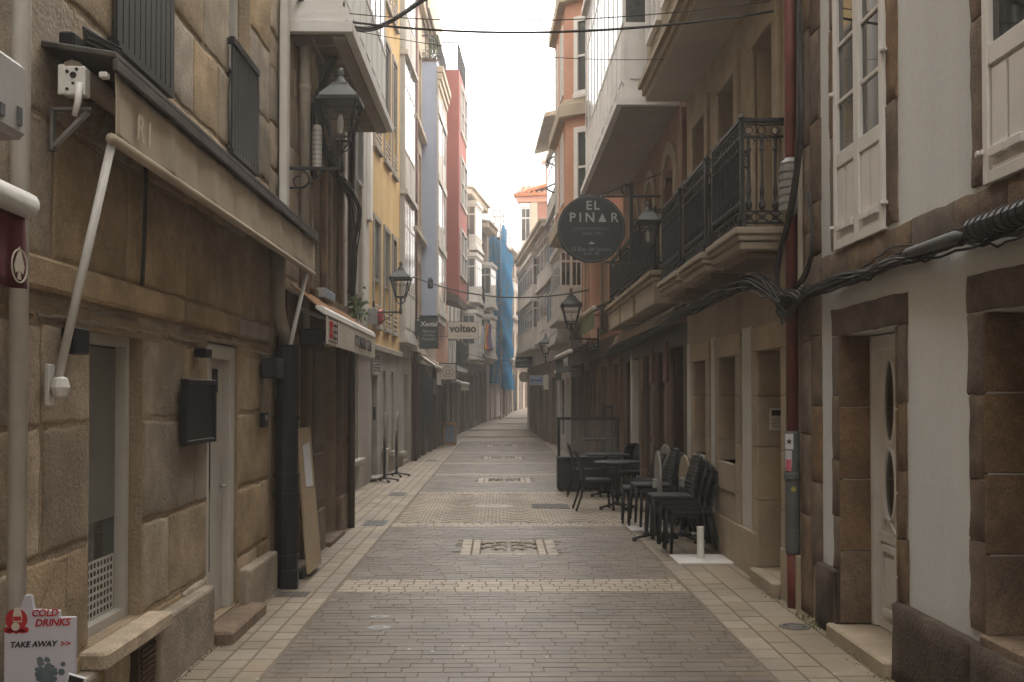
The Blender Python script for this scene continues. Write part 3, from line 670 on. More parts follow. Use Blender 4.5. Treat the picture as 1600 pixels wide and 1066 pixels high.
# galleried brown house on the bend
FG=Fac((-1.6,41.5),(0,53),1)
def galhouse(name,lab,u0,u1,top,cols):
    c=FG.pt((u0+u1)/2,0,0); gzv=gz(c.y); r=thing(name,(c.x,c.y,gzv),lab,'house')
    H=[]; n=int((u1-u0)/1.1)
    g=[]
    for i in range(n):
        cc=u0+(u1-u0)*(i+.5)/n; g.append((cc-.32,cc+.32,gzv-.1+(.5 if i%2 else 0),gzv+2.3,.2))
    wall(FG,r,brown_s,u0,u1,gzv-.4,top,g,back=6)
    for i,h in enumerate(g):
        if i%2: window(FG,r,*h[:4],-.15,wood_d,glass_d)
        else: MB().fbox(FG,h[0],h[1],-.2,-.15,h[2],h[3]).build('door',wood_d,r)
        surround(FG,r,brown_s,*h[:4],.12,.03,sill=False)
    fl=[gzv+3.0,gzv+5.35,gzv+7.5]
    fl=[z for z in fl if z+1.7<top]
    for z in fl:
        MB().fbox(FG,u0,u1,-.02,.3,z-.22,z-.08).build('balcony',tan_r,r,bevel=.02)
        m=MB(); rail(m,[FG.pt(u0+.05,0,z-.1),FG.pt(u0+.05,.27,z-.1),FG.pt(u1-.05,.27,z-.1),FG.pt(u1-.05,0,z-.1)],.05,.85,.12); m.build('railing',iron,r)
        for (a,b) in cols:
            gallery(FG,r,a,b,.55,z-.08,z+1.95,1,3,white_o,glass_g,soffit_c,1,.22,cross=True,fw=.09)
    m=MB(); m.fbox(FG,u0-.05,u1+.02,-.5,.5,top-.02,top+.2); m.hexa([FG.pt(u0-.1,-6,top+1.2),FG.pt(u1+.02,-6,top+1.2),FG.pt(u1+.02,.6,top+.2),FG.pt(u0-.1,.6,top+.2),FG.pt(u0-.1,-6,top+1.4),FG.pt(u1+.02,-6,top+1.4),FG.pt(u1+.02,.6,top+.3),FG.pt(u0-.1,.6,top+.3)])
    m.build('roof_eaves',tan_r,r,bevel=.02)
    return r
galhouse('galleried_house','brown stone house with white crossed gallery boxes next to the dark red bay',0,4.6,9.9,[(.6,2.2)])
galhouse('galleried_house','brown stone house with white gallery boxes nearest the blue netting',4.63,7.3,9.3,[(4.95,6.5)])
rH=thing('scaffolded_house',(-.3,52,gz(52)),'white panelled house front half hidden by blue scaffold netting','house')
Hh=[(7.6+1.1*i,8.25+1.1*i,gz(52)+2.9+2.3*j,gz(52)+4.5+2.3*j,.15) for i in range(4) for j in range(3)]
wall(FG,rH,white_o,7.33,13.0,gz(52)-.5,9.4,Hh,back=6); fit(FG,rH,Hh,white_o,glass_g,None,2,3)
FH=Fac((.25,54.2),(2.6,66),1)
rI=thing('far_white_house',(1.5,60,gz(60)),'far white house with long eaves closing the bend of the street','house')
gI=gz(60)
Hh=[(.6+1.5*i,1.4+1.5*i,gI+2.8+2.2*j,gI+4.3+2.2*j,.15) for i in range(8) for j in range(3)]
wall(FH,rI,white_o,0,12,gI-.8,9.6,Hh,back=6); fit(FH,rI,Hh,white_o,glass_s,tan_r)
MB().fbox(FH,-.05,12,-.03,.06,gI-.8,gI+2.35).build('ground_floor_wall',brown_s,rI)
for k in range(6):
    u=.5+1.9*k; MB().fbox(FH,u,u+.9,.06,.075,gz(FH.pt(u,0,0).y)-.1,gI+1.9).build('shop_door',[wood_d,dark_in,shut_d][k%3],rI); MB().fbox(FH,u+1.1,u+1.7,.06,.09,gI-.8,gI+2.2).build('pilaster',tan_r,rI)
for z in (gI+2.5,gI+4.8,9.4): MB().fbox(FH,-.1,12,-.02,.5,z,z+.2).build('cornice',white_o,rI,bevel=.03)
m=MB().hexa([FH.pt(3,-5,11.6),FH.pt(12,-5,12.2),FH.pt(12,.4,9.62),FH.pt(3,.4,9.62),FH.pt(3,-5,11.8),FH.pt(12,-5,12.4),FH.pt(12,.4,9.8),FH.pt(3,.4,9.8)]); m.build('roof',tile_m,rI)
# ------------------------------------------------------------------ RIGHT: white house with granite frames
FR=Fac((2.35,0),(2.35,1),-1)
rW1=thing('granite_trimmed_house',(2.35,4,0),'white roughcast house with brown granite frames in the right foreground','house')
dr=(5.99,7.0,.07,2.07,.32); w1=(6.14,7.05,2.68,4.75,.10); w2=(3.95,4.86,2.68,4.75,.10); nc=(3.7,4.9,.50,2.06,.4)
wall(FR,rW1,white_r,-40,7.42,0,12.5,[dr,w1,w2,nc,(1.5,2.4,2.68,4.75,.1)],back=6)
wall(FR,rW1,mortar,7.42,7.9,0,12.5,(),back=6,name='corner_wall')
def gran(root,parts,mat=granite,name='granite_frame',seed=1,t=.012):
    rd=random.Random(seed); m=MB()
    for u0,u1,z0,z1 in parts: 
        block(m,FR,u0,u1,z0,z1,t,rd,.001,.008,-.004,.006)
    return m.build(name,mat,root,smooth=True)
def vsplit(u0,u1,z0,z1,n,rd=random.Random(4)):
    zs=[z0+(z1-z0)*(i+(rd.uniform(-.15,.15) if 0<i<n else 0))/n for i in range(n+1)]
    return [(u0+rd.uniform(-.015,.01),u1+rd.uniform(-.01,.015),a,b) for a,b in zip(zs,zs[1:])]
gran(rW1,vsplit(7.0,7.17,.45,2.07,4)+vsplit(5.86,5.99,.45,2.07,4)+[(5.84,7.18,2.07,2.26)],name='door_surround')
def reveal(u,w0,w1,z0,z1,sg,n,mat,name):
    m=MB(); rd=random.Random(8)
    zs=[z0+(z1-z0)*(i/n) for i in range(n+1)]
    for a,b in zip(zs,zs[1:]): m.fbox(FR,min(u,u-sg*.012),max(u,u-sg*.012),w0,w1,a+.004,b-.004)
    return m.build(name,mat,rW1,bevel=.006)
reveal(7.0,-.32,.02,.1,2.07,1,4,granite,'door_jamb'); reveal(5.99,-.32,.02,.1,2.07,-1,4,granite,'door_jamb')
gran(rW1,vsplit(7.05,7.2,2.68,4.9,3)+vsplit(5.97,6.14,2.68,4.9,3),seed=3,name='window_surround')
gran(rW1,vsplit(4.86,5.03,2.68,4.9,3)+vsplit(3.78,3.95,2.68,4.9,3),seed=6,name='window_surround')
gran(rW1,[(7.42-.55*i-.55,7.42-.55*i,2.44,2.66) for i in range(9)],seed=7,name='floor_band')
gran(rW1,vsplit(4.9,5.08,.5,2.06,4)+vsplit(3.5,3.7,.5,2.06,4)+[(3.5,5.1,2.06,2.25)],seed=9,name='niche_surround')
reveal(4.9,-.4,.02,.5,2.06,1,4,granite,'niche_jamb')
MB().fbox(FR,3.7,4.9,-.44,-.38,.5,2.06).build('shutter_panel',wood_d,rW1); MB().fbox(FR,3.6,4.95,-.38,.03,.42,.506).build('niche_sill',granite,rW1,bevel=.01)
gran(rW1,vsplit(7.42,7.64,.4,6.5,11)+vsplit(7.65,7.92,0,6.5,9),seed=12,name='quoin',t=.016)
rd=random.Random(5); m=MB()
for a,b in ((7.04,7.44),(5.0,5.985),(4.2,5.0),(3.0,4.2)): block(m,FR,a,b,-.03,.455,.055,rd,.001,.007,-.01,.004)
m.build('plinth',plinth_m,rW1,smooth=True)
MB().fbox(FR,7.0,7.06,-.30,.05,-.02,.46).build('plinth_return',plinth_m,rW1,bevel=.01)
MB().fbox(FR,5.99,7.06,-.32,.10,-.02,.095).build('doorstep',cream_t,rW1,bevel=.012)
# ornate white door
W=-.25
m=MB(); m.fbox(FR,6.0,6.06,W-.04,W+.06,.1,2.06); m.fbox(FR,6.94,6.99,W-.04,W+.06,.1,2.06); m.fbox(FR,6.06,6.94,W-.04,W+.06,1.96,2.06)
m.build('door_frame',white_w,rW1,bevel=.006)
d=MB().fbox(FR,6.06,6.94,W-.03,W+.01,.1,1.96).build('door',white_w,rW1)
def ov(uc,zc,a,b,n=22): return [FR.pt(uc+a*math.cos(2*math.pi*k/n),W+.018,zc+b*math.sin(2*math.pi*k/n)) for k in range(n+1)]
m=MB(); g=MB()
for uc in (6.27,6.74):
    m.tube(ov(uc,1.62,.10,.29),.014,6,False); m.tube(ov(uc,1.07,.10,.24),.014,6,False); m.ring(FR.pt(uc,W+.018,1.325),.03,.011,((0,1,0),(0,0,1)),12)
    for zc,b in ((1.62,.29),(1.07,.24)): g.prism([(.1*math.cos(2*math.pi*k/20),b*math.sin(2*math.pi*k/20)) for k in range(20)],FR.pt(uc,W+.011,zc),(0,1,0),(0,0,1),(-.002,0,0))
    m.fbox(FR,uc-.13,uc+.13,W+.01,W+.035,.62,.66); m.fbox(FR,uc-.13,uc+.13,W+.01,W+.035,.2,.24)
    for s in (-.13,.10): m.fbox(FR,uc+s,uc+s+.03,W+.01,W+.035,.24,.62)
    m.fbox(FR,uc-.08,uc+.08,W+.01,W+.028,.28,.58)
    m.tube([FR.pt(uc+.13*math.cos(q),W+.02,.80+.05*math.sin(q*2-.5)) for q in [math.pi*k/10 for k in range(11)]],.011,6)
for z in (.1,.68,1.91): m.fbox(FR,6.06,6.94,W+.01,W+.022,z,z+.06)
m.fbox(FR,6.485,6.525,W+.01,W+.04,.1,1.96)
m.build('moulding',white_w,d,smooth=False); g.build('pane',glass_d,d)
MB().tube([FR.pt(6.45,W+.03,1.0),FR.pt(6.45,W+.07,1.0)],.025,10).build('knob',steel,d)
# balcony windows with panelled lower half
for (a,b,_z0,_z1,_d) in (w1,w2):
    z0,z1=2.66,4.74; wi=.035
    m=MB()
    for (p,q) in ((a,a+.055),(b-.055,b),((a+b)/2-.05,(a+b)/2+.05)): m.fbox(FR,p,q,-.06,wi,z0,z1)
    for z in (z0,3.22,z1-.06): m.fbox(FR,a+.055,b-.055,-.06,wi-.004,z,z+(.10 if z==3.22 else .06))
    for z in (3.66,4.05,4.4): m.fbox(FR,a+.055,b-.055,-.02,wi-.016,z,z+.028)
    o=m.build('balcony_window',white_w,rW1,bevel=.004)
    mid=(a+b)/2; p=MB(); p.fbox(FR,a+.05,mid-.045,-.05,.004,3.3,z1-.05); p.build('pane',glass_d,o); p=MB(); p.fbox(FR,mid+.045,b-.05,-.05,.004,3.3,z1-.05); p.build('pane',glass_d,o)
    m=MB(); m.fbox(FR,a+.05,b-.05,-.05,.012,z0+.05,3.23)
    for p0,p1 in ((a+.06,mid-.055),(mid+.055,b-.06)):
        c=(p0+p1)/2
        for q0,q1 in ((p0+.02,c-.012),(c+.012,p1-.02)):
            m.fbox(FR,q0,q1,.012,.026,z0+.17,3.2); m.fbox(FR,q0,q1,.012,.045,z0+.12,z0+.165)
        m.fbox(FR,p0+.02,p1-.02,.012,.028,z0+.05,z0+.075)
    m.build('shutter_panel',white_w,o,bevel=.003)
    m=MB()
    for z in (2.82,3.75): 
        for u in (a-.02,b+.02): m.tube([FR.pt(u,.0,z),FR.pt(u,.055,z)],.012,6); m.fbox(FR,u-.035,u+.035,.03,.045,z-.012,z+.012)
    m.build('hinge',white_w,o)
# ------------------------------------------------------------------ RIGHT: cream house with three iron balconies
rC2=thing('cream_balcony_house',(2.35,10.3,0),'cream rendered house with three iron balconies and stone framed niches on the right','house')
E=12.75
lo=[(8.42,9.2,.12,2.06,.30),(10.05,10.8,.98,2.06,.26),(11.5,12.2,.98,2.06,.26)]
up=[(8.62,9.32,3.1,4.85,.3),(10.05,10.75,3.1,4.85,.3),(11.5,12.2,3.1,4.85,.3)]
wall(FR,rC2,cream_r,7.92,E,0,12.6,lo+up,back=6)
for i,h in enumerate(lo):
    a,b,z0,z1,_=h
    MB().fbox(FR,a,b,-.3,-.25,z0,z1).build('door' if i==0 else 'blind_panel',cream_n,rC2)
    m=MB(); wd=.2
    zz=[.42 if i else .12,.72,1.2,1.66,z1]
    for q0,q1 in zip(zz,zz[1:]):
        for (p,q) in ((a-wd,a),(b,b+wd)): m.fbox(FR,p,q,-.02,.03,q0+.003,q1-.003)
    m.fbox(FR,a-wd-.002,b+wd+.002,-.02,.034,z1,z1+.22)
    if i:
        m.fbox(FR,a,b,-.1,.03,.42,.7); m.fbox(FR,a,b,-.26,.045,.7,z0)
    for q0,q1 in zip(zz,zz[1:]): 
        q0=max(q0,z0)
        if q1-q0>.05: m.fbox(FR,b-.014,b+.01,-.26,.02,q0+.003,q1-.003)
    m.build('stone_frame',cream_t,rC2,bevel=.005)
m=MB()
for (a,b) in ((9.42,9.83),(11.02,11.28),(12.42,12.72)): m.fbox(FR,a,b,-.02,.012,.42,2.3)
m.build('grey_panel',gray_s,rC2)
m=MB()
for (a,b) in ((9.22,10.2),(10.2,11.3),(11.3,12.72)): m.fbox(FR,a+.003,b-.003,-.02,.045,-.02,.415)
m.fbox(FR,7.93,8.40,-.02,.045,-.02,.415)
m.build('plinth',cream_t,rC2,bevel=.006)
MB().fbox(FR,8.40,9.22,-.28,.10,-.02,.115).build('doorstep',cream_t,rC2,bevel=.01)
for a,b,z0,z1,_ in up:
    window(FR,rC2,a+.01,b-.01,z0,z1,-.24,white_o,glass_d,2,2,.07); surround(FR,rC2,cream_t,a,b,z0,z1,.16,.04,sill=False)
# gallery storey overhead
m=MB(); m.fbox(FR,7.95,E-.03,-.05,.50,5.37,11.8)
for e,h0,h1 in ((.02,0,.05),(.06,.05,.14),(.11,.14,.2)): m.fbox(FR,7.95-e*.3,E-.03+e*.5,-.04,.5+e,5.36+h0+.003,5.36+h1+.003)
go=m.build('gallery',cream_r,rC2); MB().fbox(FR,7.94,E-.02,.0,.515,5.345,5.36).build('soffit',soffit_c,go)
for i in range(4):
    for j in range(2): window(FR,go,8.1+i*1.16,8.98+i*1.16,5.95+j*2.7,7.6+j*2.7,.51,white_w,glass_s,2,2)
# iron balconies
def balu(m,p,h,r=.016):
    m.lathe([(r*.9,0),(r*1.7,.03),(r*1.7,.06),(r*.7,.09),(r*1.2,.16),(r*.8,.2),(r*.65,h*.55),(r*.8,h*.8),(r*1.4,h*.83),(r*.8,h*.87),(r*1.1,h)],p,7)
def ironrail(f,root,u0,u1,w,z0,H,sp=.105,rich=True):
    m=MB(); A=[f.pt(u0,.02,z0),f.pt(u0,w,z0),f.pt(u1,w,z0),f.pt(u1,.02,z0)]
    for a,b in zip(A,A[1:]):
        d=b-a; L0=d.length; n=max(2,round(L0/sp)); t=d.normalized()
        for z,wd,hh in ((H,.05,.03),(H-.035,.03,.012),(H-.135,.028,.014),(.03,.03,.016),(.125,.028,.014)): m.bar(a+Z3*z-t*.012,b+Z3*z+t*.012,wd,hh)
        for i in range(n):
            c=a+d*(i+.5)/n
            if rich:
                m.ring(c+Z3*(H-.085),.034,.007,(t,Z3),10,4)
                s=L0/n*.46
                m.bar(c-t*s+Z3*.04,c+t*s+Z3*.115,.012,.012); m.bar(c-t*s+Z3*.115,c+t*s+Z3*.04,.012,.012)
                m.ring(c+Z3*.078,.022,.006,(t,Z3),8,4)
            balu(m,c+Z3*.13,H-.265)
            m.tube([c+t*L0/n*.45*math.cos(q)+Z3*(H-.18+.042*math.sin(q)) for q in [math.pi*k/6 for k in range(7)]],.006,4)
    for a in A[1:3]: m.bar(a,a+Z3*(H+.02),.034,.034); m.lathe([(.028,0),(.04,.05),(.03,.1)],a,8); m.lathe([(.03,-.02),(.034,.0),(.012,.03)],a+Z3*(H+.02),8)
    return m.build('railing',iron,root)
for i,(a,b) in enumerate(((8.38,9.50),(9.84,10.98),(11.26,12.45))):
    m=MB(); m.fbox(FR,a-.06,b+.06,-.05,.42,2.98,3.04); m.fbox(FR,a-.04,b+.04,-.05,.40,2.93,2.978); m.fbox(FR,a-.01,b+.01,-.05,.37,2.86,2.928)
    o=m.build('balcony',cream_t,rC2,bevel=.014,seg=2)
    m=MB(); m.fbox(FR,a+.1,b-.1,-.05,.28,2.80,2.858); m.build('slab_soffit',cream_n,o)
    ironrail(FR,o,a,b,.35,3.05,.88)
# ------------------------------------------------------------------ RIGHT: red house with big white gallery
rR=thing('red_gallery_house',(2.35,16,0),'brick red house with arched windows under a big white gallery','house')
b0,b1=12.78,19.3
ar=[(13.6,14.5),(15.4,16.3),(17.2,18.1)]
wall(FR,rR,brick_r,b0,b1,2.6,12.4,[(a,b,3.05,4.75,.25) for a,b in ar],back=6)
for a,b in ar:
    window(FR,rR,a+.01,b-.01,3.06,4.74,-.2,white_o,glass_d,2,3,.07)
    m=MB(); c=(a+b)/2; r=(b-a)/2
    m.fbox(FR,a-.2,a,-.02,.035,3.05,4.6); m.fbox(FR,b,b+.2,-.02,.035,3.05,4.6)
    n=14; pts=[(math.cos(math.pi*k/n),math.sin(math.pi*k/n)) for k in range(n+1)]
    for (x0,y0),(x1,y1) in zip(pts,pts[1:]):
        ri,ro=r,r+.2; P=FR.pt; z=4.6
        q=[P(c+x0*ri,-.02,z+y0*ri*.85),P(c+x0*ro,-.02,z+y0*ro*.85),P(c+x1*ro,-.02,z+y1*ro*.85),P(c+x1*ri,-.02,z+y1*ri*.85)]
        q2=[v+FR.n*.055 for v in q]; m.hexa(q+q2)
    # spandrel closing the square head behind the arch
    m.add([P(c+x*r,-.03,4.6+y*r*.85) for x,y in pts]+[P(a,-.03,5.1),P(b,-.03,5.1)],[tuple(range(n+1))+(n+1,n+2)] if False else [(k,k+1,n+1 if k>=n/2 else n+2) for k in range(n)])
    m.build('arched_surround',cream_t,rR)
MB().fbox(FR,b0,12.98,-.02,.06,2.6,5.3).build('corner_strip',brick_r,rR,bevel=.01)
# dark shop front
sh=[(13.05,13.75),(14.25,15.05),(15.55,16.3)]
wall(FR,rR,wood_d,b0,b1,0,2.597,[(a,b,0,2.3,.25) for a,b in sh]+[(17.2,18.8,0,2.3,.5)],back=6,name='shopfront')
for a,b in sh:
    d=MB().fbox(FR,a,b,-.25,-.2,0,2.3).build('shop_door',wood_d,rR); MB().fbox(FR,a+.1,b-.1,-.2,-.19,.5,2.15).build('pane',glass_d,d)
m=MB()
for a,b in ((13.78,14.22),(15.08,15.52),(16.33,16.7)):
    m.fbox(FR,a,b,-.02,.05,0,2.3); m.fbox(FR,a+.05,b-.05,.05,.07,.15,.95); m.fbox(FR,a+.05,b-.05,.05,.07,1.05,1.75)
m.build('pilaster',wood_m,rR,bevel=.006)
m=MB()
for a,b in ((13.85,14.15),(15.15,15.45)): m.fbox(FR,a,b,.06,.085,1.85,2.4)
m.build('red_plaque',wood_r,rR,bevel=.004)
m=MB()
for a,b in ((13.78,14.22),(15.08,15.52),(16.33,16.7),(18.85,19.25)): m.fbox(FR,a-.03,b+.03,-.02,.085,-.02,.5)
m.build('stone_base',granite,rR,bevel=.01)
m=MB(); m.hexa([FR.pt(b0,0,2.62),FR.pt(b1,0,2.62),FR.pt(b1,.2,2.62),FR.pt(b0,.2,2.62),FR.pt(b0,0,2.82),FR.pt(b1,0,2.82),FR.pt(b1,.16,2.78),FR.pt(b0,.16,2.78)])
m.build('fascia_ledge',cream_n,rR,bevel=.008)
MB().fbox(FR,18.0,18.1,-.3,.03,0,2.4).build('door_post',white_o,rR,bevel=.01); MB().fbox(FR,17.25,18.75,-.5,-.44,0,2.3).build('open_door',card,rR)
for i,(a,b) in enumerate(((13.35,15.2),(15.45,16.95),(17.2,18.75))):
    m=MB()
    for e,h0,h1 in ((0,0,.30),(.04,.30,.34),(.02,.34,.37),(.07,.37,.44)): m.fbox(FR,a-e,b+e,-.03,.33+e,2.86+h0+.002,2.86+h1)
    o=m.build('balcony',cream_t,rR,bevel=.012)
    ironrail(FR,o,a+.02,b-.02,.31,3.30,.80,.115,False)
gallery(FR,rR,13.35,19.1,.72,5.45,12.2,2,10,white_w,glass_s,soffit_g,1,.26,fw=.06)
# ------------------------------------------------------------------ RIGHT: salmon house with chamfered bay
FS=Fac((2.35,19.3),(1.93,34),-1)
rO=thing('salmon_house',(2.2,23,0),'salmon orange house with tall cream banded chamfered bay','house')
SO=[(.8,1.5,3.1,5.0,.15),(2.4,3.1,3.1,5.0,.15),(5.6,6.3,3.1,5.0,.15)]
wall(FS,rO,orange_r,.02,7.0,2.9,13.2,SO,back=6); fit(FS,rO,SO,white_w,glass_g,cream_t)
wall(FS,rO,wood_m,.02,7.0,0,2.9,[(.4,1.3,0,2.3,.3),(2.0,3.2,.4,2.3,.2),(3.8,4.8,0,2.3,.3),(5.3,6.6,.4,2.3,.2)],name='shopfront',back=6)
for a,b in ((.4,1.3),(3.8,4.8)):
    d=MB().fbox(FS,a,b,-.3,-.24,0,2.3).build('shop_door',wood_d,rO); MB().fbox(FS,a+.1,b-.1,-.24,-.23,.6,2.1).build('pane',glass_d,d)
window(FS,rO,2.0,3.2,.4,2.3,-.15,wood_d,glass_d,2); window(FS,rO,5.3,6.6,.4,2.3,-.15,wood_d,glass_d,2)
m=MB()
for u in (.2,1.5,1.75,3.4,3.6,5.0,6.75): m.fbox(FS,u,u+.12,-.02,.06,0,2.5)
m.build('pilaster',wood_m,rO,bevel=.01)
# chamfered bay: plan from wall, 45 degree cheek, front, cheek
bu0,bu1,bw,ch=1.25,5.2,.92,.70
def bay(root,mat,z0,z1,e=0,name='bay'):
    pl=[(bu0-e,-.02),(bu0+ch-e*.6,bw+e),(bu1-ch+e*.6,bw+e),(bu1+e,-.02)]
    m=MB(); n=4; vs=[FS.pt(u,w_,z0) for u,w_ in pl]+[FS.pt(u,w_,z1) for u,w_ in pl]
    m.add(vs,[(0,1,2,3)[::-1],(4,5,6,7),(0,1,5,4),(1,2,6,5),(2,3,7,6),(3,0,4,7)]); return m.build(name,mat,root,bevel=.01 if e else 0)
zb=[5.4,7.7,10.1,12.5]
bo=bay(rO,orange_r,zb[0],13.6)
for z in zb: bay(bo,tan_r,z-.26,z+.0,.14,'cornice'); bay(bo,tan_r,z+.002,z+.1,.08,'cornice_step')
m=MB(); pl=[(bu0,-.02),(bu0+ch,bw),(bu1-ch,bw),(bu1,-.02)]
vs=[FS.pt(u,w_,zb[0]-.26) for u,w_ in pl]+[FS.pt(bu0+1,-.02,4.8),FS.pt(bu1-1,-.02,4.8)]
m.add(vs,[(0,1,4),(1,2,5,4),(2,3,5)]); m.build('bay_soffit',soffit_g,bo)
p0=FS.pt(bu0,0,0);p1=FS.pt(bu0+ch,bw,0)
FCh=Fac((p1.x,p1.y),(p0.x,p0.y),1)
if FCh.n.y>0: FCh.n=-FCh.n
FBf=Fac((FS.pt(bu0+ch,bw,0).x,FS.pt(bu0+ch,bw,0).y),(FS.pt(bu1-ch,bw,0).x,FS.pt(bu1-ch,bw,0).y),-1)
for z in zb[:3]:
    window(FCh,bo,.28,.92,z+.2,z+1.75,.02,white_w,glass_g,2,2,.06); surround(FCh,bo,white_w,.28,.92,z+.2,z+1.75,.05,.05)
    for k in range(2): window(FBf,bo,.4+1.2*k,1.0+1.2*k,z+.35,z+1.85,.01,white_w,glass_g,2,2,.06,t=.015)
# lower white bay house, then tall grey gallery house
rP=thing('small_bay_house',(2.05,28.3,0),'narrow house with low white panelled bay beyond the salmon house','house')
wall(FS,rP,brown_s,7.03,10.2,0,9.0,[(7.4,8.3,0,2.2,.2),(8.8,9.9,.4,2.2,.2)],back=6); MB().fbox(FS,7.4,8.3,-.2,-.14,0,2.2).build('door',wood_m,rP); window(FS,rP,8.8,9.9,.4,2.2,-.14,wood_d,glass_d)
gallery(FS,rP,7.2,10.0,.56,3.62,5.6,1,3,white_o,glass_d,soffit_c,2,.4)
m=MB(); m.hexa([FS.pt(7.05,0,5.62),FS.pt(10.1,0,5.62),FS.pt(10.1,.62,5.62),FS.pt(7.05,.62,5.62),FS.pt(7.05,0,6.3),FS.pt(10.1,0,6.3),FS.pt(10.1,.1,6.25),FS.pt(7.05,.1,6.25)]); m.build('bay_roof',soffit_g,rP)
rQ=thing('grey_gallery_house',(2.0,32,0),'pale grey gallery house with curled iron brackets and projecting eaves','house')
wall(FS,rQ,gray_s,10.23,14.7,0,9.8,[(10.6,11.5,0,2.2,.2),(12.2,13.8,.4,2.2,.2)],back=6); MB().fbox(FS,10.6,11.5,-.2,-.14,0,2.2).build('door',wood_d,rQ); window(FS,rQ,12.2,13.8,.4,2.2,-.14,wood_d,glass_d)
gallery(FS,rQ,10.5,14.6,.34,3.2,9.45,3,4,gray_s,glass_d,soffit_c,1,.3)
m=MB().hexa([FS.pt(10.2,-3,10.6),FS.pt(14.8,-3,10.6),FS.pt(14.8,.75,9.75),FS.pt(10.2,.75,9.75),FS.pt(10.2,-3,10.75),FS.pt(14.8,-3,10.75),FS.pt(14.8,.75,9.88),FS.pt(10.2,.75,9.88)]); m.build('roof',tan_r,rQ)
m=MB()
for z in (7.6,8.4):
    c=FS.pt(10.45,.42,z)
    for q in range(2): m.tube([c+FS.n*(.02+.22*math.sin(math.pi*k/8))+Z3*(.26*(k/8)) for k in range(9)],.018,5); c=c+Vector((0,.05,.0))
m.build('iron_bracket',iron,rQ)
# white galleries on the bend
FT=Fac((1.93,34),(1.25,44.4),-1)
rT=thing('white_gallery_house',(1.6,39,0),'white house with long low galleries ending at the beige street corner','house')
th=[(.6+2*i,1.5+2*i,gz(36+2*i),2.3+gz(36+2*i),.2) for i in range(5)]
wall(FT,rT,brown_s,0,FT.len,-.1,2.9,th,back=7,name='ground_floor_wall'); MB().fbox(FT,FT.len-.75,FT.len+.03,-1.5,.03,0,2.88).build('corner_pier',tan_r,rT,bevel=.02); wall(FT,rT,white_o,0,FT.len,2.903,7.6,(),back=7)
for i,h in enumerate(th):
    d=MB().fbox(FT,h[0],h[1],-.2,-.14,h[2],h[3]).build('shop_door',[wood_d,shut_d,wood_m][i%3],rT); MB().fbox(FT,h[0]+.1,h[1]-.1,-.14,-.13,h[2]+.5,h[3]-.2).build('pane',glass_d,d)
gallery(FT,rT,.1,3.6,.30,3.55,7.3,2,3,white_o,glass_s,soffit_c,1,.33); gallery(FT,rT,3.9,10.3,.44,3.42,7.0,2,6,white_o,glass_s,soffit_c,1,.33)
for e,z in ((.55,7.3),(.62,7.45)): MB().fbox(FT,-.1,FT.len+.15,-.1,e,z,z+.14).build('cornice',tan_r,rT,bevel=.03)
# pink tower behind
FP=Fac((1.38,45.2),(3.5,57),-1)
rK=thing('pink_house',(2.6,50,gz(50)),'tall pink house with clay tile roof and white corner gallery','house')
KH=[(.9+2.2*i,1.8+2.2*i,gz(47)+3+2.4*j,gz(47)+4.6+2.4*j,.15) for i in range(4) for j in range(4)]
wall(FP,rK,pink_r,0,11,-.2,12.3,KH,back=6); fit(FP,rK,KH,white_w,glass_s,cream_t)
gallery(FP,rK,.02,2.4,.42,5.0,11.9,3,2,white_w,glass_s,soffit_c,1,.3)
MB().fbox(FP,.0,.03,-6,-.0,-.2,12.2).build('side_wall',pink_r,rK); MB().fbox(FP,-.05,.0,-.32,-.02,4,12).build('quoin',tan_r,rK)
MB().fbox(FP,-.12,2.6,-6,.62,11.95,12.25).build('cornice',pink_r,rK,bevel=.04)
m=MB()
def tiles(m,f,u0,u1,w0,z0,w1,z1,st=.22):
    n=int((u1-u0)/st)
    for i in range(n):
        a=u0+(u1-u0)*(i+.5)/n; m.tube([f.pt(a,w0,z0),f.pt(a,w1,z1)],st*.36,6)
    m.hexa([f.pt(u0,w0,z0-.1),f.pt(u1,w0,z0-.1),f.pt(u1,w1,z1-.1),f.pt(u0,w1,z1-.1),f.pt(u0,w0,z0),f.pt(u1,w0,z0),f.pt(u1,w1,z1),f.pt(u0,w1,z1)])
tiles(m,FP,-.2,2.7,.72,12.3,-1.6,12.95)
f2=Fac((FP.pt(-.2,.7,0).x,FP.pt(-.2,.7,0).y),(FP.pt(-.2,-6,0).x,FP.pt(-.2,-6,0).y),1)
if f2.n.y>0: f2.n=-f2.n
tiles(m,f2,.1,6,.1,12.3,-1.4,12.9); m.build('roof',tile_m,rK)
up2=MB(); up2.fbox(FP,.9,7,-5.5,-.55,12.4,13.9); up2.build('attic',pink_r,rK)
m=MB(); f3=Fac((FP.pt(.7,-.4,0).x,FP.pt(.7,-.4,0).y),(FP.pt(.7,-5.6,0).x,FP.pt(.7,-5.6,0).y),1)
if f3.n.y>0: f3.n=-f3.n
tiles(m,f3,0,5.2,.1,13.85,-1.8,14.7); m.build('attic_roof',tile_m,rK)

FX=Fac((14,74),(1.0,70),-1)
if FX.n.y>0: FX.n=-FX.n
gX=gz(71); rX=thing('end_house',(6,72,gX),'plain tan house closing the street at its very far end','house')
XH=[(.8+1.6*i,1.7+1.6*i,gX+2.9+2.5*j,gX+4.6+2.5*j,.15) for i in range(8) for j in range(2)]
wall(FX,rX,tan_r,0,FX.len,gX-1.2,9.6,XH,back=6); fit(FX,rX,XH,white_w,glass_s,cream_t)
for k in range(6): MB().fbox(FX,.6+2.1*k,1.7+2.1*k,-.02,.03,gX-.8,gX+2.1).build('shop_door',[wood_d,dark_in,wood_m][k%3],rX)

for ch_ in rK.children: ch_.location.z-=1.7

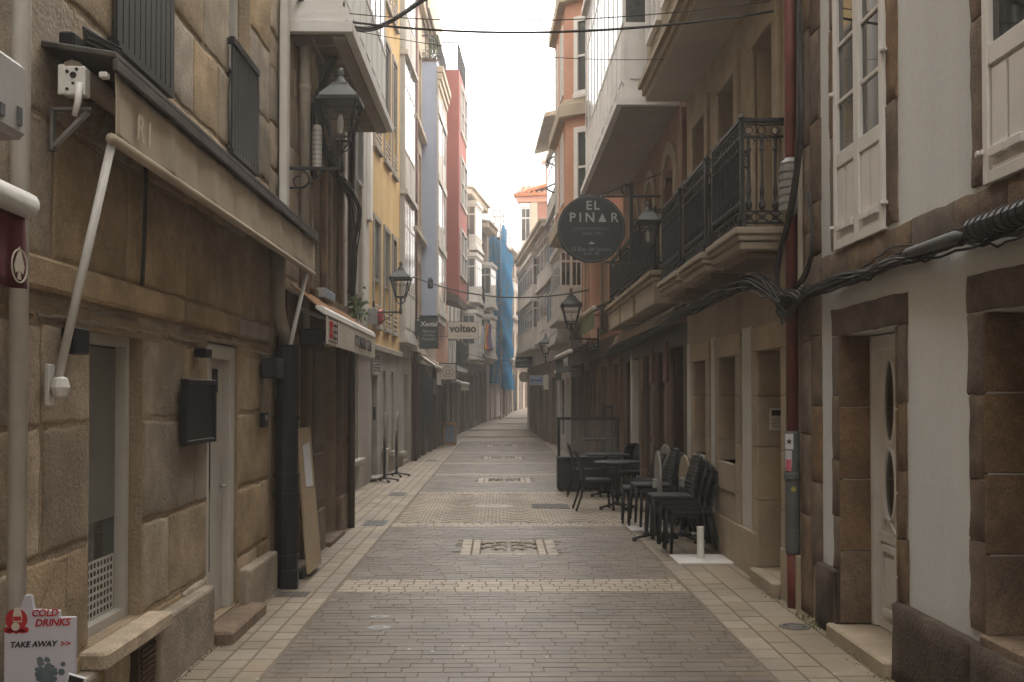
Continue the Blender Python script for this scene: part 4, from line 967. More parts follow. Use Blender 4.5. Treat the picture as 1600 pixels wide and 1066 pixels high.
# ------------------------------------------------------------------ wall fittings, left
def T(name,p,lab,cat,group=None): return thing(name,p,lab,cat,group)
P=FA.pt
aw=T('awning',P(6.8,0,3.1),'long cream awning retracted under a dark hood on the tan stone house','awning')
m=MB(); a,b=4.38,9.25
m.hexa([P(a,0,3.15),P(b,0,3.15),P(b,.33,3.10),P(a,.33,3.10),P(a,0,3.18),P(b,0,3.18),P(b,.33,3.13),P(a,.33,3.13)])
m.fbox(FA,a,b,.312,.335,3.045,3.10); m.fbox(FA,a+.4,a+.5,.0,.3,3.05,3.13); m.fbox(FA,b-.5,b-.4,.0,.3,3.05,3.13)
m.build('hood',hood_m,aw,bevel=.006)
m=MB(); n=90
o=len(m.v)
rd=random.Random(4); ph=[rd.uniform(0,6) for _ in range(5)]
def fold(t): return .012*math.sin(t*37+ph[0])+.008*math.sin(t*83+ph[1])+.006*math.sin(t*151+ph[2])
rows=8
for j in range(rows+1):
    for i in range(n+1):
        t=i/n; s=j/rows; m.v.append(P(a+.06+(b-a-.1)*t,.295+fold(t)*(.3+.7*s)*(1-.5*s),3.055-.285*s-.012*math.sin(t*3.1)))
for j in range(rows):
    for i in range(n): q=j*(n+1)+i; m.f.append((q,q+1,q+n+2,q+n+1))
vo=m.build('valance',cloth_c,aw,smooth=True); so_=vo.modifiers.new('thick','SOLIDIFY'); so_.thickness=.006
text('R I',.17,cloth_fade,vo,P(4.78,.312,2.885),(0,1,0),(0,0,1),.002,shear=.1)
m=MB(); m.tube([P(a+.04,.295,2.765),P(b-.02,.295,2.755)],.024,10); m.build('front_bar',cloth_c,aw,smooth=True)
MB().tube([P(a+.05,.12,3.06),P(b-.05,.12,3.06)],.05,10).build('roller',cloth_c,aw,smooth=True)
for (u0,z0,u1) in ((4.42,1.70,4.46),(8.93,1.72,8.98)):
    m=MB(); m.tube([P(u0,.07,z0),P(u1,.285,2.76)],.019,10); o=m.build('arm',paint_w,aw,smooth=True)
    m=MB(); m.fbox(FA,u0-.03,u0+.03,0.03,.05,z0-.09,z0+.09); m.lathe([(.0,-.05),(.03,-.04),(.042,0),(.03,.04),(.0,.05)],P(u0,.085,z0-.01),10); m.build('pivot',paint_w,o,bevel=.004)
m=MB(); m.box(-1.86,-1.765,4.36,4.42,2.935,3.06); m.box(-1.88,-1.85,4.355,4.365,2.935,3.065)
gb=m.build('gear_box',paint_w,aw,bevel=.008)
m=MB()
for x,z,r in ((-1.815,3.02,.014),(-1.84,3.035,.008),(-1.80,3.045,.007),(-1.84,2.96,.007),(-1.815,2.985,.006)): m.lathe([(r,0),(r,-.004)],(x,4.36,z),10,'Y')
m.build('bolt',ink,gb)
m=MB(); m.tube([(-1.785,4.35,2.98),(-1.785,4.34,2.90),(-1.80,4.34,2.84)],[.018,.014,.012],8); m.build('crank',paint_w,gb,smooth=True)
m=MB(); m.bar((-1.95,4.46,2.9),(-1.77,4.46,2.9),.04,.012); m.bar((-1.94,4.46,2.9),(-1.94,4.46,2.72),.04,.012); m.bar((-1.935,4.46,2.74),(-1.79,4.46,2.89),.03,.015)
m.build('bracket',steel,aw)
m=MB(); m.box(-1.70,-1.665,4.34,4.38,3.005,3.03); m.build('end_cap',paint_w,aw,bevel=.004)
fl=T('floodlight',P(4.62,.1,3.17),'dark grey finned floodlight standing on the awning hood','floodlight')
m=MB(); m.box(-1.94,-1.87,4.50,4.66,3.17,3.26); m.box(-1.955,-1.93,4.5,4.64,3.17,3.21); m.build('body',blackp,fl,bevel=.008)
m=MB(); m.hexa([(-1.875,4.62,3.165),(-1.80,4.86,3.165),(-1.785,4.86,3.165),(-1.86,4.62,3.165),(-1.89,4.62,3.33),(-1.815,4.86,3.31),(-1.80,4.86,3.31),(-1.875,4.62,3.33)])
hd=m.build('lamp_head',blackp,fl,bevel=.008); m=MB()
for k in range(6): 
    z=3.18+.024*k; m.bar((-1.862,4.615,z),(-1.79,4.85,z),.012,.006)
m.build('fin',hood_m,hd)
# near left edge
tag(MB().tube([P(4.09,.06,0),P(4.09,.06,7)],.037,10).build('drainpipe',pipe_w,smooth=True),'pale grey drainpipe at the far left edge behind the burgundy awning','drainpipe')
m=MB().fbox(FA,2.4,3.5,0,.36,2.52,2.78); bx=m.build('awning_cassette',alu,bevel=.02); tag(bx,'grey metal cassette box high at the far left edge','box')
m=MB(); m.fbox(FA,3.42,3.45,.36,.366,2.56,2.62); m.fbox(FA,3.3,3.33,.36,.366,2.56,2.6); m.fbox(FA,2.4,3.502,.1,.105,2.519,2.784); m.build('latch',gray_p,bx)
ra=T('burgundy_awning',P(3,.2,2.3),'burgundy canvas awning with white front tube at the left edge','awning')
MB().tube([P(2.4,.36,2.315),P(3.5,.36,2.30)],.045,12).build('front_tube',paint_w,ra,smooth=True)
m=MB(); n=40
for j in range(7):
    for i in range(n+1):
        t=i/n; s=j/6; m.v.append(P(2.4+1.1*t,.35+.012*math.sin(t*40)*s,2.27-.25*s-.008*math.sin(t*9)))
for j in range(6):
    for i in range(n): q=j*(n+1)+i; m.f.append((q,q+1,q+n+2,q+n+1))
vr=m.build('valance',cloth_r,ra,smooth=True); s_=vr.modifiers.new('thick','SOLIDIFY'); s_.thickness=.005
m=MB(); hp=[(0,.06),(.022,.02),(.034,-.005),(.026,-.03),(.006,-.02),(.012,-.05),(-.012,-.05),(-.006,-.02),(-.026,-.03),(-.034,-.005),(-.022,.02)]
m.prism(hp,P(3.42,.372,2.09),(0,1,0),(0,0,1),(.003,0,0)); m.ring(P(3.42,.374,2.085),.055,.003,((0,1,0),(0,0,1)),18,4); m.build('emblem',sign_w,vr)
m=MB(); m.hexa([P(2.4,.02,2.40),P(3.45,.02,2.40),P(3.45,.36,2.33),P(2.4,.36,2.33),P(2.4,.02,2.42),P(3.45,.02,2.42),P(3.45,.36,2.35),P(2.4,.36,2.35)]); m.build('roof_cloth',cloth_r,ra)
# small items on the stone wall
mb=T('menu_board',P(6.58,.03,1.4),'blank black framed menu board on the tan stone wall','board')
m=MB(); m.fbox(FA,6.27,6.88,.03,.06,1.37,1.74); m.build('panel',blackp,mb); m=MB(); m.fbox(FA,6.25,6.28,.03,.075,1.35,1.76); m.fbox(FA,6.87,6.9,.03,.075,1.35,1.76); m.fbox(FA,6.28,6.87,.03,.074,1.35,1.38); m.fbox(FA,6.28,6.87,.03,.074,1.73,1.76); m.build('frame',blackp,mb,bevel=.004)
wl=tag(MB().fbox(FA,4.55,4.70,.03,.1,1.84,1.96).build('wall_speaker',blackp,bevel=.008),'small black speaker box on the stone wall behind the awning arm','speaker')
m=MB(); m.fbox(FA,6.52,6.66,.03,.11,1.90,1.96); m.fbox(FA,6.62,6.72,.03,.05,1.93,1.95); tag(m.build('wall_lamp',blackp,bevel=.006),'small black wall lamp above the menu board','lamp')
m=MB().fbox(FA,8.32,8.46,.03,.07,1.40,1.52); ic=m.build('intercom',blackp,bevel=.006); tag(ic,'small dark intercom on the stone pier right of the white door','intercom'); MB().fbox(FA,8.35,8.43,.07,.074,1.46,1.5).build('speaker_slots',steel,ic)
tag(MB().fbox(FA,8.35,8.62,.03,.16,1.80,1.97).build('wall_speaker',blackp,bevel=.008),'black speaker box under the far end of the cream awning','speaker')
tag(MB().tube([P(5.55,.04,2.25),P(5.55,.05,2.5),P(5.57,.05,3.0)],.012,6).build('wall_cable',cable_m),'thin black cable hanging down the stone wall under the awning','cable')
# pipes round the house joint
m=MB().fbox(FA,9.0,9.13,.03,.10,2.9,9); tag(m.build('flat_drainpipe',pipe_w,bevel=.01),'flat white drainpipe on the stone wall above the end of the awning','drainpipe')
m=MB(); m.tube([P(9.88,.09,2.3),P(9.88,.09,9)],.055,10); 
for z in (3.2,4.6): m.tube([P(9.88,.09,z),P(9.88,.09,z+.06)],.062,10)
tag(m.build('drainpipe',pipe_g,smooth=True),'round beige drainpipe behind the nearest street lantern','drainpipe')
m=MB(); m.tube([P(8.72,.09,3.1),P(8.72,.09,2.42),P(8.80,.09,2.3),P(9.02,.09,2.17),P(9.07,.09,2.05),P(9.07,.09,1.75)],.06,10); tag(m.build('bent_pipe',pipe_g,smooth=True),'thick beige pipe with a bend under the far end of the cream awning','pipe')
m=MB(); pr=.10; m.tube([P(8.95,.12,0),P(8.95,.12,2.1)],pr,14)
for z in (.12,.25,.78,.95,1.45): m.tube([P(8.95,.12,z),P(8.95,.12,z+.035)],pr+.012,14)
m.fbox(FA,8.82,8.9,.1,.24,0,.16); tag(m.build('black_pipe',blackp,smooth=False),'glossy black ringed downpipe between the stone house and the wood shopfront','drainpipe')
m=MB().tube([P(12.98,.1,0),P(12.98,.1,5)],.05,8); tag(m.build('drainpipe',wood_d,smooth=True),'dark corner drainpipe at the end of the wood shopfront','drainpipe')
bd=T('leaning_board',P(9.6,.2,0),'tall beige board with a taped paper notice leaning by the black pipe','board')
m=MB(); m.hexa([P(9.28,.235,.05),P(9.92,.235,.05),P(9.92,.26,.05),P(9.28,.26,.05),P(9.28,.12,1.36),P(9.92,.12,1.36),P(9.92,.145,1.36),P(9.28,.145,1.36)]); m.build('panel',card,bd,bevel=.003)
m=MB(); wz=lambda z:.2615-(z-.05)*.0878; m.hexa([P(9.46,wz(.82),.82),P(9.80,wz(.80),.80),P(9.80,wz(.80)+.002,.80),P(9.46,wz(.82)+.002,.82),P(9.46,wz(1.2),1.2),P(9.80,wz(1.22),1.22),P(9.80,wz(1.22)+.002,1.22),P(9.46,wz(1.2)+.002,1.2)]); m.build('notice',paper,bd)
m=MB(); m.fbox(FA,9.3,9.9,.14,.2,0,.06); m.build('foot',blackp,bd)
# second awning
sw=T('shop_awning',P(11,0,2.4),'short cream lettered awning with orange brown underside over the wood shopfront','awning')
a,b=9.25,12.95; wo=.40
m=MB(); m.hexa([P(a,.09,2.66),P(b,.09,2.66),P(b,wo-.08,2.47),P(a,wo-.08,2.47),P(a,.09,2.672),P(b,.09,2.672),P(b,wo-.08,2.485),P(a,wo-.08,2.485)]); m.build('roof_cloth',cloth_o,sw)
m=MB(); pr=[(-.09,.075),(-.03,.075),(.0,.045),(.012,-.01),(-.01,-.01),(-.09,.05)]
m.prism(pr,P(a,wo,2.40),FA.n,Z3,Vector((0,b-a,0))); m.build('front_rail',paint_w,sw,bevel=.006)
m=MB(); n=60
for j in range(5):
    for i in range(n+1):
        t=i/n; m.v.append(P(a+.02+(b-a-.04)*t,wo+.004+.008*math.sin(t*60)*j/4,2.395-.265*j/4))
for j in range(4):
    for i in range(n): q=j*(n+1)+i; m.f.append((q,q+1,q+n+2,q+n+1))
vv=m.build('valance',cloth_w,sw,smooth=True)
text("O'TORREIRO CLUB",.19,ink,vv,P(11.75,wo+.017,2.25),(0,1,0),(0,0,1),.003,xs=.86,align='CENTER')
m=MB(); F4=P(9.38,wo+.016,2.15)
for u0,u1,z0,z1 in ((9.34,9.86,2.365,2.375),(9.34,9.86,2.155,2.165),(9.85,9.86,2.165,2.365)): m.fbox(FA,u0,u1,wo+.014,wo+.018,z0,z1)
for z in (2.32,2.26,2.2): m.fbox(FA,9.64,9.82,wo+.014,wo+.018,z-.012,z+.012)
m.build('printed_box',ink,vv)
m=MB(); m.bar(P(9.40,wo+.016,2.2),P(9.58,wo+.016,2.33),.004,.03); m.bar(P(9.40,wo+.016,2.33),P(9.58,wo+.016,2.2),.004,.03); m.bar(P(9.49,wo+.017,2.19),P(9.49,wo+.017,2.35),.004,.02); m.build('red_emblem',redink,vv)
for u in (9.6,12.5):
    m=MB(); m.bar(P(u,.06,2.5),P(u+.3,.24,2.42),.03); m.bar(P(u+.3,.24,2.42),P(u,wo-.05,2.38),.03); m.build('folding_arm',paint_w,sw)
m=MB(); m.fbox(FA,9.5,9.62,.12,.3,2.12,2.28); m.lathe([(.05,0),(.065,.1)],P(9.56,.3,2.16),10); tag(m.build('spotlight',blackp,bevel=.01),'black spotlight hanging under the near end of the lettered awning','spotlight')
# tiny things above the shopfront
m=MB()
for u in (9.95,12.0): 
    m.fbox(FA,u,u+.6,.06,.2,2.72,2.92)
for k in range(10):
    pass
wp=tag(MB().fbox(FA,10.6,11.25,.08,.17,2.68,2.78).build('window_box',alu,bevel=.006),'pale blue white slotted box under a dark window above the lettered awning','planter')
m=MB()
for k in range(9): m.fbox(FA,10.63+k*.067,10.655+k*.067,.17,.175,2.695,2.765)
m.fbox(FA,10.63,11.19,.168,.173,2.692,2.70); m.fbox(FA,10.63,11.19,.168,.173,2.76,2.768); m.build('slotted_front',blue_r,wp)
def plant(name,c,rx,ry,rz,n,s,lab,cat,seed=1,stem=True):
    rd=random.Random(seed); r=T(name,c,lab,cat); m=MB(); c=Vector(c)
    for k in range(n):
        d=Vector((rd.gauss(0,.45),rd.gauss(0,.45),abs(rd.gauss(0,.5)))); q=c+Vector((d.x*rx,d.y*ry,d.z*rz))
        a=Vector((rd.uniform(-1,1),rd.uniform(-1,1),rd.uniform(-.6,1))).normalized(); b=a.orthogonal().normalized(); z=s*rd.uniform(.6,1.3)
        m.add([q-a*z,q-b*z*.45,q+a*z,q+b*z*.45],[(0,1,2,3)])
    m.build('foliage',leaf,r); m=MB()
    for k in range(5): m.tube([c-Z3*.05,c+Vector((rd.uniform(-.3,.3)*rx,rd.uniform(-.3,.3)*ry,rz*.8))],.006,4)
    m.build('stem',leaf,r); return r
plant('balcony_plant',P(12.75,.2,2.62),.14,.2,.32,90,.04,'leafy green plant spilling over at the end of the wood shopfront','plant')
# cold drinks board
cb=T('pavement_sign',(-1.80,4.0,0),'white cold drinks take away board standing at the lower left corner','sign')
x0,x1,yb,zt=atY(7,1000,4.0).x,atY(117,1000,4.0).x,4.0,atY(60,953,4.0).z
pl=[(x0,.02),(x1,.02),(x1,zt-.03),(x1-.06,zt-.03),(x1-.06,zt-.005),(x0+.11,zt)]+[(x0+.105,zt+.03),(x0+.10,zt+.055),(x0+.075,zt+.055),(x0+.07,zt+.03),(x0+.055,zt-.004),(x0+.02,zt-.03),(x0,zt-.07)]
m=MB().prism(pl,(0,yb,0),X3,Z3,(0,.02,0)); pb=m.build('board',paper_v,cb)
m=MB().prism([(x0+.02,.0),(x1-.09,.0),(x1-.09,zt-.2),(x0+.02,zt-.2)],(0,yb+.22,0),X3,Z3,(0,.015,0)); m.build('rear_board',paper,cb)
yy=yb-.003
q_=atY(26,968,4.0); m=MB(); cx,cz=q_.x,q_.z; m.prism(disc_poly(.042,26,cx,cz),(0,yy,0),X3,Z3,(0,.002,0))
for k in range(7): m.prism(disc_poly(.012-.001*(k%3),8,cx-.036+.012*k,cz-.040-.004*(k%2)),(0,yy-.0005,0),X3,Z3,(0,.002,0))
em=m.build('round_emblem',redink,pb)
m=MB(); m.prism([(cx-.006,cz+.045),(cx-.012,cz+.02),(cx-.012,cz-.01),(cx+.022,cz-.01),(cx+.022,cz+.02),(cx+.014,cz+.045)],(0,yy-.002,0),X3,Z3,(0,.002,0)); m.prism(disc_poly(.016,10,cx-.002,cz-.027),(0,yy-.002,0),X3,Z3,(0,.0012,0)); m.build('cup_mark',sign_w,em)
m=MB(); m.prism([(cx-.010,cz+.012),(cx-.010,cz-.004),(cx+.02,cz-.004),(cx+.02,cz+.012)],(0,yy-.004,0),X3,Z3,(0,.0015,0)); m.build('cup_band',redink,em)
n_=(0,-1,0)
text('COLD',.037,redink,pb,(atY(70,958,4.0).x,yy,atY(70,958,4.0).z),(1,0,.03),(0,0,1),.002,shear=.2,bold=.0009)
text('DRINKS',.0385,redink,pb,(atY(82,973,4.0).x,yy,atY(82,973,4.0).z),(1,0,.03),(0,0,1),.002,shear=.2,bold=.0009)
text('TAKE AWAY',.0315,ink,pb,(atY(52,1007,4.0).x,yy,atY(52,1007,4.0).z),(1,0,.03),(0,0,1),.002,shear=.2,bold=.0007)
text('>>',.034,redink,pb,(atY(103,1006,4.0).x,yy,atY(103,1006,4.0).z),(1,0,.03),(0,0,1),.002,bold=.0004)
m=MB(); rd=random.Random(8)
for k in range(120):
    c=(x0+.165+rd.gauss(0,.022),zt-.19-rd.uniform(0,.2)); m.prism(disc_poly(rd.uniform(.006,.014),7,*c),(0,yy+.0016-.0006*rd.random(),0),X3,Z3,(0,.001,0))
m.build('printed_picture',teal,pb)
m=MB().prism([(-.035,-.028),(.035,-.028),(.035,.028),(-.035,.028)],(x1+.015,yb-.03,zt-.275),(1,0,-.3),(.25,0,1),(0,.012,0)); sc=m.build('card_holder',paper,pb,bevel=.002)
m=MB().prism([(-.027,-.012),(.027,-.012),(.027,.024),(-.027,.024)],(x1+.015,yb-.033,zt-.275),(1,0,-.3),(.25,0,1),(0,.002,0)); m.build('dark_window',ink,sc)
# ------------------------------------------------------------------ street lanterns
def lantern():
    r=thing('street_lantern',(0,0,0),'','street lamp','wall lanterns along the street')
    Lb=.5; m=MB()
    m.bar((.015,0,-.2),(.015,0,.2),.03,.03); m.bar((0,0,0),(Lb+.03,0,0),.028,.028)
    sp=lambda cx,cz,R0,t0,t1,k=1:[(cx+R0*(1-.65*i/12)*math.cos(t0+(t1-t0)*i/12),0,cz+R0*(1-.65*i/12)*math.sin(t0+(t1-t0)*i/12)) for i in range(13)]
    m.tube(sp(.13,-.11,.105,math.pi*.6,-math.pi*1.6),.009,5); m.tube([(.03,0,-.18),(.16,0,-.17),(.3,0,-.09),(.36,0,-.015)],.009,5)
    m.tube([(Lb,0,-.04),(Lb,0,.03),(Lb,0,.10),(Lb,0,.26)],[.02,.03,.018,.022],8)
    m.build('bracket',iron,r)
    z0,z1,a,b=.27,.59,.082,.165; m=MB()
    for sx in (-1,1):
        for sy in (-1,1):
            m.bar((Lb+sx*a,sy*a,z0),(Lb+sx*b,sy*b,z1),.018); m.tube([(Lb+sx*.01,sy*.01,.14),(Lb+sx*.075,sy*.075,.2),(Lb+sx*a,sy*a,z0)],.008,5)
            m.lathe([(.008,0),(.012,.015),(.002,.035)],(Lb+sx*(b+.005),sy*(b+.005),z1+.03),6)
    for h,z,t in ((a,z0,.02),(b+.008,z1+.012,.035),((a+b)/2+.02,z0+.22,.012)):
        for s in (-1,1): m.bar((Lb-h,s*h,z),(Lb+h,s*h,z),t); m.bar((Lb+s*h,-h,z),(Lb+s*h,h,z),t)
    m.build('lantern_frame',iron,r)
    m=MB(); c=lambda h,z:[(Lb-h,-h,z),(Lb+h,-h,z),(Lb+h,h,z),(Lb-h,h,z)]
    lo,hi=c(a-.002,z0),c(b-.002,z1)
    for k in range(4): m.quad(lo[k],lo[(k+1)%4],hi[(k+1)%4],hi[k])
    m.build('lantern_glass',lampglass,r)
    m=MB(); m.hexa(c(b+.02,z1+.03)+c(.075,z1+.16)); m.hexa(c(.08,z1+.16)+c(.075,z1+.175)); m.lathe([(.06,0),(.055,.02),(.025,.07),(.02,.08)],(Lb,0,z1+.175),10)
    ro=m.build('roof',gray_p,r); m=MB(); m.lathe([(.018,0),(.03,.012),(.03,.05),(.022,.065),(.012,.075)],(Lb,0,z1+.25),10); m.build('finial',gray_p,ro)
    MB().lathe([(.02,0),(.028,.05),(.03,.12),(.012,.17)],(Lb,0,z0+.05),8).build('bulb',white_o,r)
    return r
lamp=lantern()
LP=[(P(9.27,.03,3.72),.0,1.0,'black wall lantern nearest the viewer under the white gallery on the left'),
    (FC.pt(U(581),.02,FC.hit(581,488)[1]),math.atan2(FC.n.y,FC.n.x),1.08,'black wall lantern on the yellow house above the lettered awning'),
    (FR.pt(13.05,.02,3.36),math.pi,.86,'grey black wall lantern beside the round charcoal sign'),
    (FS.pt(3.7,.0,2.95),math.pi,1.25,'black wall lantern in front of the salmon house'),
    (FS.pt(13.2,.0,2.75),math.pi,1.0,'small dark wall lantern far down the right side near the blue sign')]
for i,(p,rz,s,lb) in enumerate(LP):
    o=lamp if i==0 else copy_tree(lamp); o.location=p; o.rotation_euler=(0,0,rz); o.scale=(s,s,s); o['label']=lb
# ------------------------------------------------------------------ hanging signs
nrm=X3
cS=atY(924,358,14.6); rS_=.485
sg=T('round_sign',cS,'round charcoal hanging sign with white capital lettering beside the balconies','sign')
m=MB(); m.lathe([(rS_-.01,-.025),(rS_,-.018),(rS_,.018),(rS_-.01,.025)],cS,64,'Y'); dS=m.build('disc',sign_k,sg)
m=MB().ring(cS-Y3*.026,rS_-.025,.004,(X3,Z3),56,4); m.build('rim_line',midink,dS)
yS=cS.y-.029
tx=lambda b,s,x,z,mt,**k: text(b,s,mt,dS,(cS.x+x,yS,cS.z+z),X3,Z3,.004,**k)
px=14.6/1600
tx('EL',.18,(927-925)*px,(358-322)*px,greyink,space=1.25,bold=.002)
for ch_,xx in (('P',894),('I',906.5),('N',921.5),('R',960)): tx(ch_,.19,(xx-924)*px,(358-341)*px,greyink,bold=.002)
MB().prism([(-.058,0),(.058,0),(0,.125)],(cS.x+(941-924)*px,yS+.002,cS.z+(358-347.3)*px),X3,Z3,(0,-.003,0)).build('triangle',greyink,dS)
tx('JAMONERIAS',.062,0,-.0,midink,space=1.5); tx('desde 1983',.065,.0,-.068,midink,shear=.3)
MB().prism([(-.04,0),(.04,0),(.045,.02),(.022,.012),(.012,.03),(0,.04),(-.012,.03),(-.022,.012),(-.045,.02)],(cS.x,yS+.002,cS.z-.22),X3,Z3,(0,-.003,0)).build('crown_mark',greyink,dS)
tx('El Rey del Jamon',.088,0,-.295,midink,xs=.95,bold=.001); tx('desde 1980',.05,0,-.36,midink,shear=.2)
m=MB(); yk=14.6
for py,x1 in ((307,940),(410,945)):
    z=atY(924,py,yk).z; m.bar((2.36,yk,z),(atY(x1,py,yk).x,yk,z),.03,.025)
zt_,zb_=atY(985,285,yk).z,atY(985,412,yk).z; xp=atY(986,300,yk).x
m.bar((xp,yk,zb_),(xp,yk,zt_),.07,.05); m.bar((xp,yk,zt_-.02),(atY(905,312,yk).x,yk,atY(905,318,yk).z),.012); m.bar((2.36,yk,atY(924,307,yk).z+.35),(xp,yk,zt_-.05),.012)
m.tube([(xp-.09+.07*math.cos(t)*(1-t/12),yk,zt_-.1+.08*math.sin(t)) for t in [k*.6 for k in range(14)]],.008,5)
m.build('bracket',iron,sg)
def board_sign(name,x0,x1,y0,y1,Y,face,frame,lab,t=.06,wallx=None,fw=.02):
    a=atY(x0,y1,Y);b=atY(x1,y0,Y); r=T(name,((a.x+b.x)/2,Y,a.z),lab,'sign')
    m=MB().box(a.x,b.x,Y-t/2,Y+t/2,a.z,b.z); p=m.build('panel',face,r)
    if frame:
        m=MB()
        for q in ((a.x-fw,a.x,a.z-fw,b.z+fw),(b.x,b.x+fw,a.z-fw,b.z+fw),(a.x,b.x,a.z-fw,a.z),(a.x,b.x,b.z,b.z+fw)): m.box(q[0],q[1],Y-t/2-.01,Y+t/2+.01,q[2],q[3])
        m.build('frame',frame,r)
    if wallx is not None:
        m=MB(); e=a.x if wallx<a.x else b.x
        for z in (a.z+.08,b.z-.08): m.bar((wallx,Y,z),(e,Y,z),.035,.02)
        m.build('bracket',iron,r)
    return r,p,(a.x+b.x)/2,(a.z+b.z)/2,Y-t/2-.003,b.x-a.x,b.z-a.z
r,p,cx,cz,yy,wd,ht=board_sign('hanging_sign',655,685,493,545,26,sign_k,None,'black notched hanging sign with white gothic lettering on the left',wallx=-2.3)
MB().box(cx-wd/2-.17,cx-wd/2,25.97,26.03,cz-.1,cz+.28).build('side_plate',sign_k,r)
text('Xestal',.17,whiteink,p,(cx,yy,cz+.20),X3,Z3,.004,shear=.12,bold=.003)
for k,s in enumerate(('Mariscos','Carnes','Pescados')): text(s,.095,greyink,p,(cx,yy,cz+.02-.1*k),X3,Z3,.004,shear=.1)
r,p,cx,cz,yy,wd,ht=board_sign('hanging_sign',700,747,503.5,529.5,32.6,sign_w,iron,'cream rectangular hanging sign with rounded dark letters',wallx=-2.05,fw=.012)
text('volteo',.345,ink,p,(cx,yy,cz+.05),X3,Z3,.004,xs=.95,bold=.012); text('TORTILLERIA',.075,midink,p,(cx,yy,cz-.19),X3,Z3,.004,space=1.35)
r,p,cx,cz,yy,wd,ht=board_sign('hanging_sign',688,712,569,593,31.0,sign_w,iron,'square framed white sign with a faint round emblem below the cream sign',wallx=-2.15,fw=.03)
m=MB().ring((cx,yy,cz),.16,.012,(X3,Z3),24,4); m.ring((cx,yy,cz-.02),.07,.012,(X3,Z3),14,4); m.build('emblem',midink,p)
for k,s in enumerate(('CAFE','BAR')): text(s,.07,midink,p,(cx,yy,cz+.05-.11*k),X3,Z3,.004)
r,p,cx,cz,yy,wd,ht=board_sign('hanging_sign',805,834,557,575,42.6,sign_k,None,'black wide hanging sign with white script far down the street',wallx=1.5)
text('A casa de pepe',.13,whiteink,p,(cx-.05,yy,cz+.08),X3,Z3,.004,shear=.35); text('Restaurante',.08,greyink,p,(cx,yy,cz-.14),X3,Z3,.004)
r,p,cx,cz,yy,wd,ht=board_sign('hanging_sign',828,848,588,601,36.5,blue_s,paint_w,'small blue sign with white lettering far down on the right',wallx=1.9,fw=.015)
text('MUSEO',.11,whiteink,p,(cx,yy,cz+.08),X3,Z3,.004); text('FRANQUEIRA',.085,whiteink,p,(cx,yy,cz-.09),X3,Z3,.004,xs=.85)
c=atY(819,589,43.8); m=MB(); m.lathe([(.23,-.03),(.23,.03)],c,28,'Y'); m.bar(c,(1.5,43.8,c.z),.03); rs_=tag(m.build('round_sign',sign_w),'small round cream sign below the black wide sign far away','sign'); MB().ring(c-Y3*.035,.15,.01,(X3,Z3),20,4).build('emblem',midink,rs_)
tag(MB().box(*[q for q in (atY(849,600,34.5).x,atY(857,600,34.5).x)],34.45,34.55,atY(850,609,34.5).z,atY(850,586,34.5).z).build('hanging_sign',sign_w,bevel=.01),'narrow plain white hanging sign right of the small blue sign','sign')
# blackboard A-frame and left shop bits
ab=T('chalkboard',(-1.68,35,0),'wood framed chalkboard easel on the left pavement','board')
a=atY(692.5,696,35);b=atY(713,660,35); m=MB()
def lean(q,y): return q
for q in ((a.x,a.x+.05,0,b.z),(b.x-.05,b.x,0,b.z),(a.x+.05,b.x-.05,.0,.1),(a.x+.05,b.x-.05,b.z-.1,b.z)): m.hexa([(q[0],34.95-(.0),q[2]),(q[1],34.95,q[2]),(q[1],35.0,q[2]),(q[0],35.0,q[2]),(q[0],35.07,q[3]),(q[1],35.07,q[3]),(q[1],35.12,q[3]),(q[0],35.12,q[3])])
m.build('frame',M('honey wood',(.46,.25,.11),(.36,.19,.08),6,.6,.1,40),ab)
m=MB(); m.hexa([(a.x+.05,34.985,.1),(b.x-.05,34.985,.1),(b.x-.05,35.01,.1),(a.x+.05,35.01,.1),(a.x+.05,35.08,b.z-.1),(b.x-.05,35.08,b.z-.1),(b.x-.05,35.1,b.z-.1),(a.x+.05,35.1,b.z-.1)]); m.build('slate',M('slate with chalk dust',(.17,.22,.29),(.26,.31,.36),7,.8,0),ab)
m=MB(); m.bar((a.x+.03,35.4,0),(a.x+.03,35.1,b.z),.05); m.bar((b.x-.03,35.4,0),(b.x-.03,35.1,b.z),.05); m.build('back_leg',wood_m,ab)
def small_awning(name,f,u0,u1,w,z0,z1,vh,mats,lab,txt=None):
    c=f.pt((u0+u1)/2,0,z0); r=T(name,c,lab,'awning'); Pq=f.pt
    m=MB().hexa([Pq(u0,0,z1),Pq(u1,0,z1),Pq(u1,w,z0),Pq(u0,w,z0),Pq(u0,0,z1+.012),Pq(u1,0,z1+.012),Pq(u1,w,z0+.012),Pq(u0,w,z0+.012)]); m.build('roof_cloth',mats[0],r)
    m=MB().tube([Pq(u0,w+.01,z0),Pq(u1,w+.01,z0)],.05,10); m.build('front_roller',mats[1],r,smooth=True)
    m=MB(); n=24
    for j in range(3):
        for i in range(n+1): m.v.append(Pq(u0+.02+(u1-u0-.04)*i/n,w+.012+.012*math.sin(i*1.9)*j/2,z0-.03-vh*j/2))
    for j in range(2):
        for i in range(n): q=j*(n+1)+i; m.f.append((q,q+1,q+n+2,q+n+1))
    v=m.build('valance',mats[2],r,smooth=True)
    for u in (u0+.15,u1-.15):
        m=MB(); m.bar(Pq(u,.02,z1-.12),Pq(u,w-.02,z0-.02),.03); m.build('arm',steel,r)
    return r,v
r,v=small_awning('shop_awning',FS,3.75,7.6,.62,2.68,2.95,.42,(cloth_g,paint_w,cloth_g),'dark green awning with white letters and a white roller on the right')
text('LA MAZ',.30,whiteink,v,FS.pt(4.7,.66,2.45),-FS.d,Z3,.004,space=1.1)
small_awning('shop_awning',FS,8.0,9.8,.45,2.35,2.5,.22,(cloth_g,paint_w,cloth_g),'small closed white awning below the dark green one')
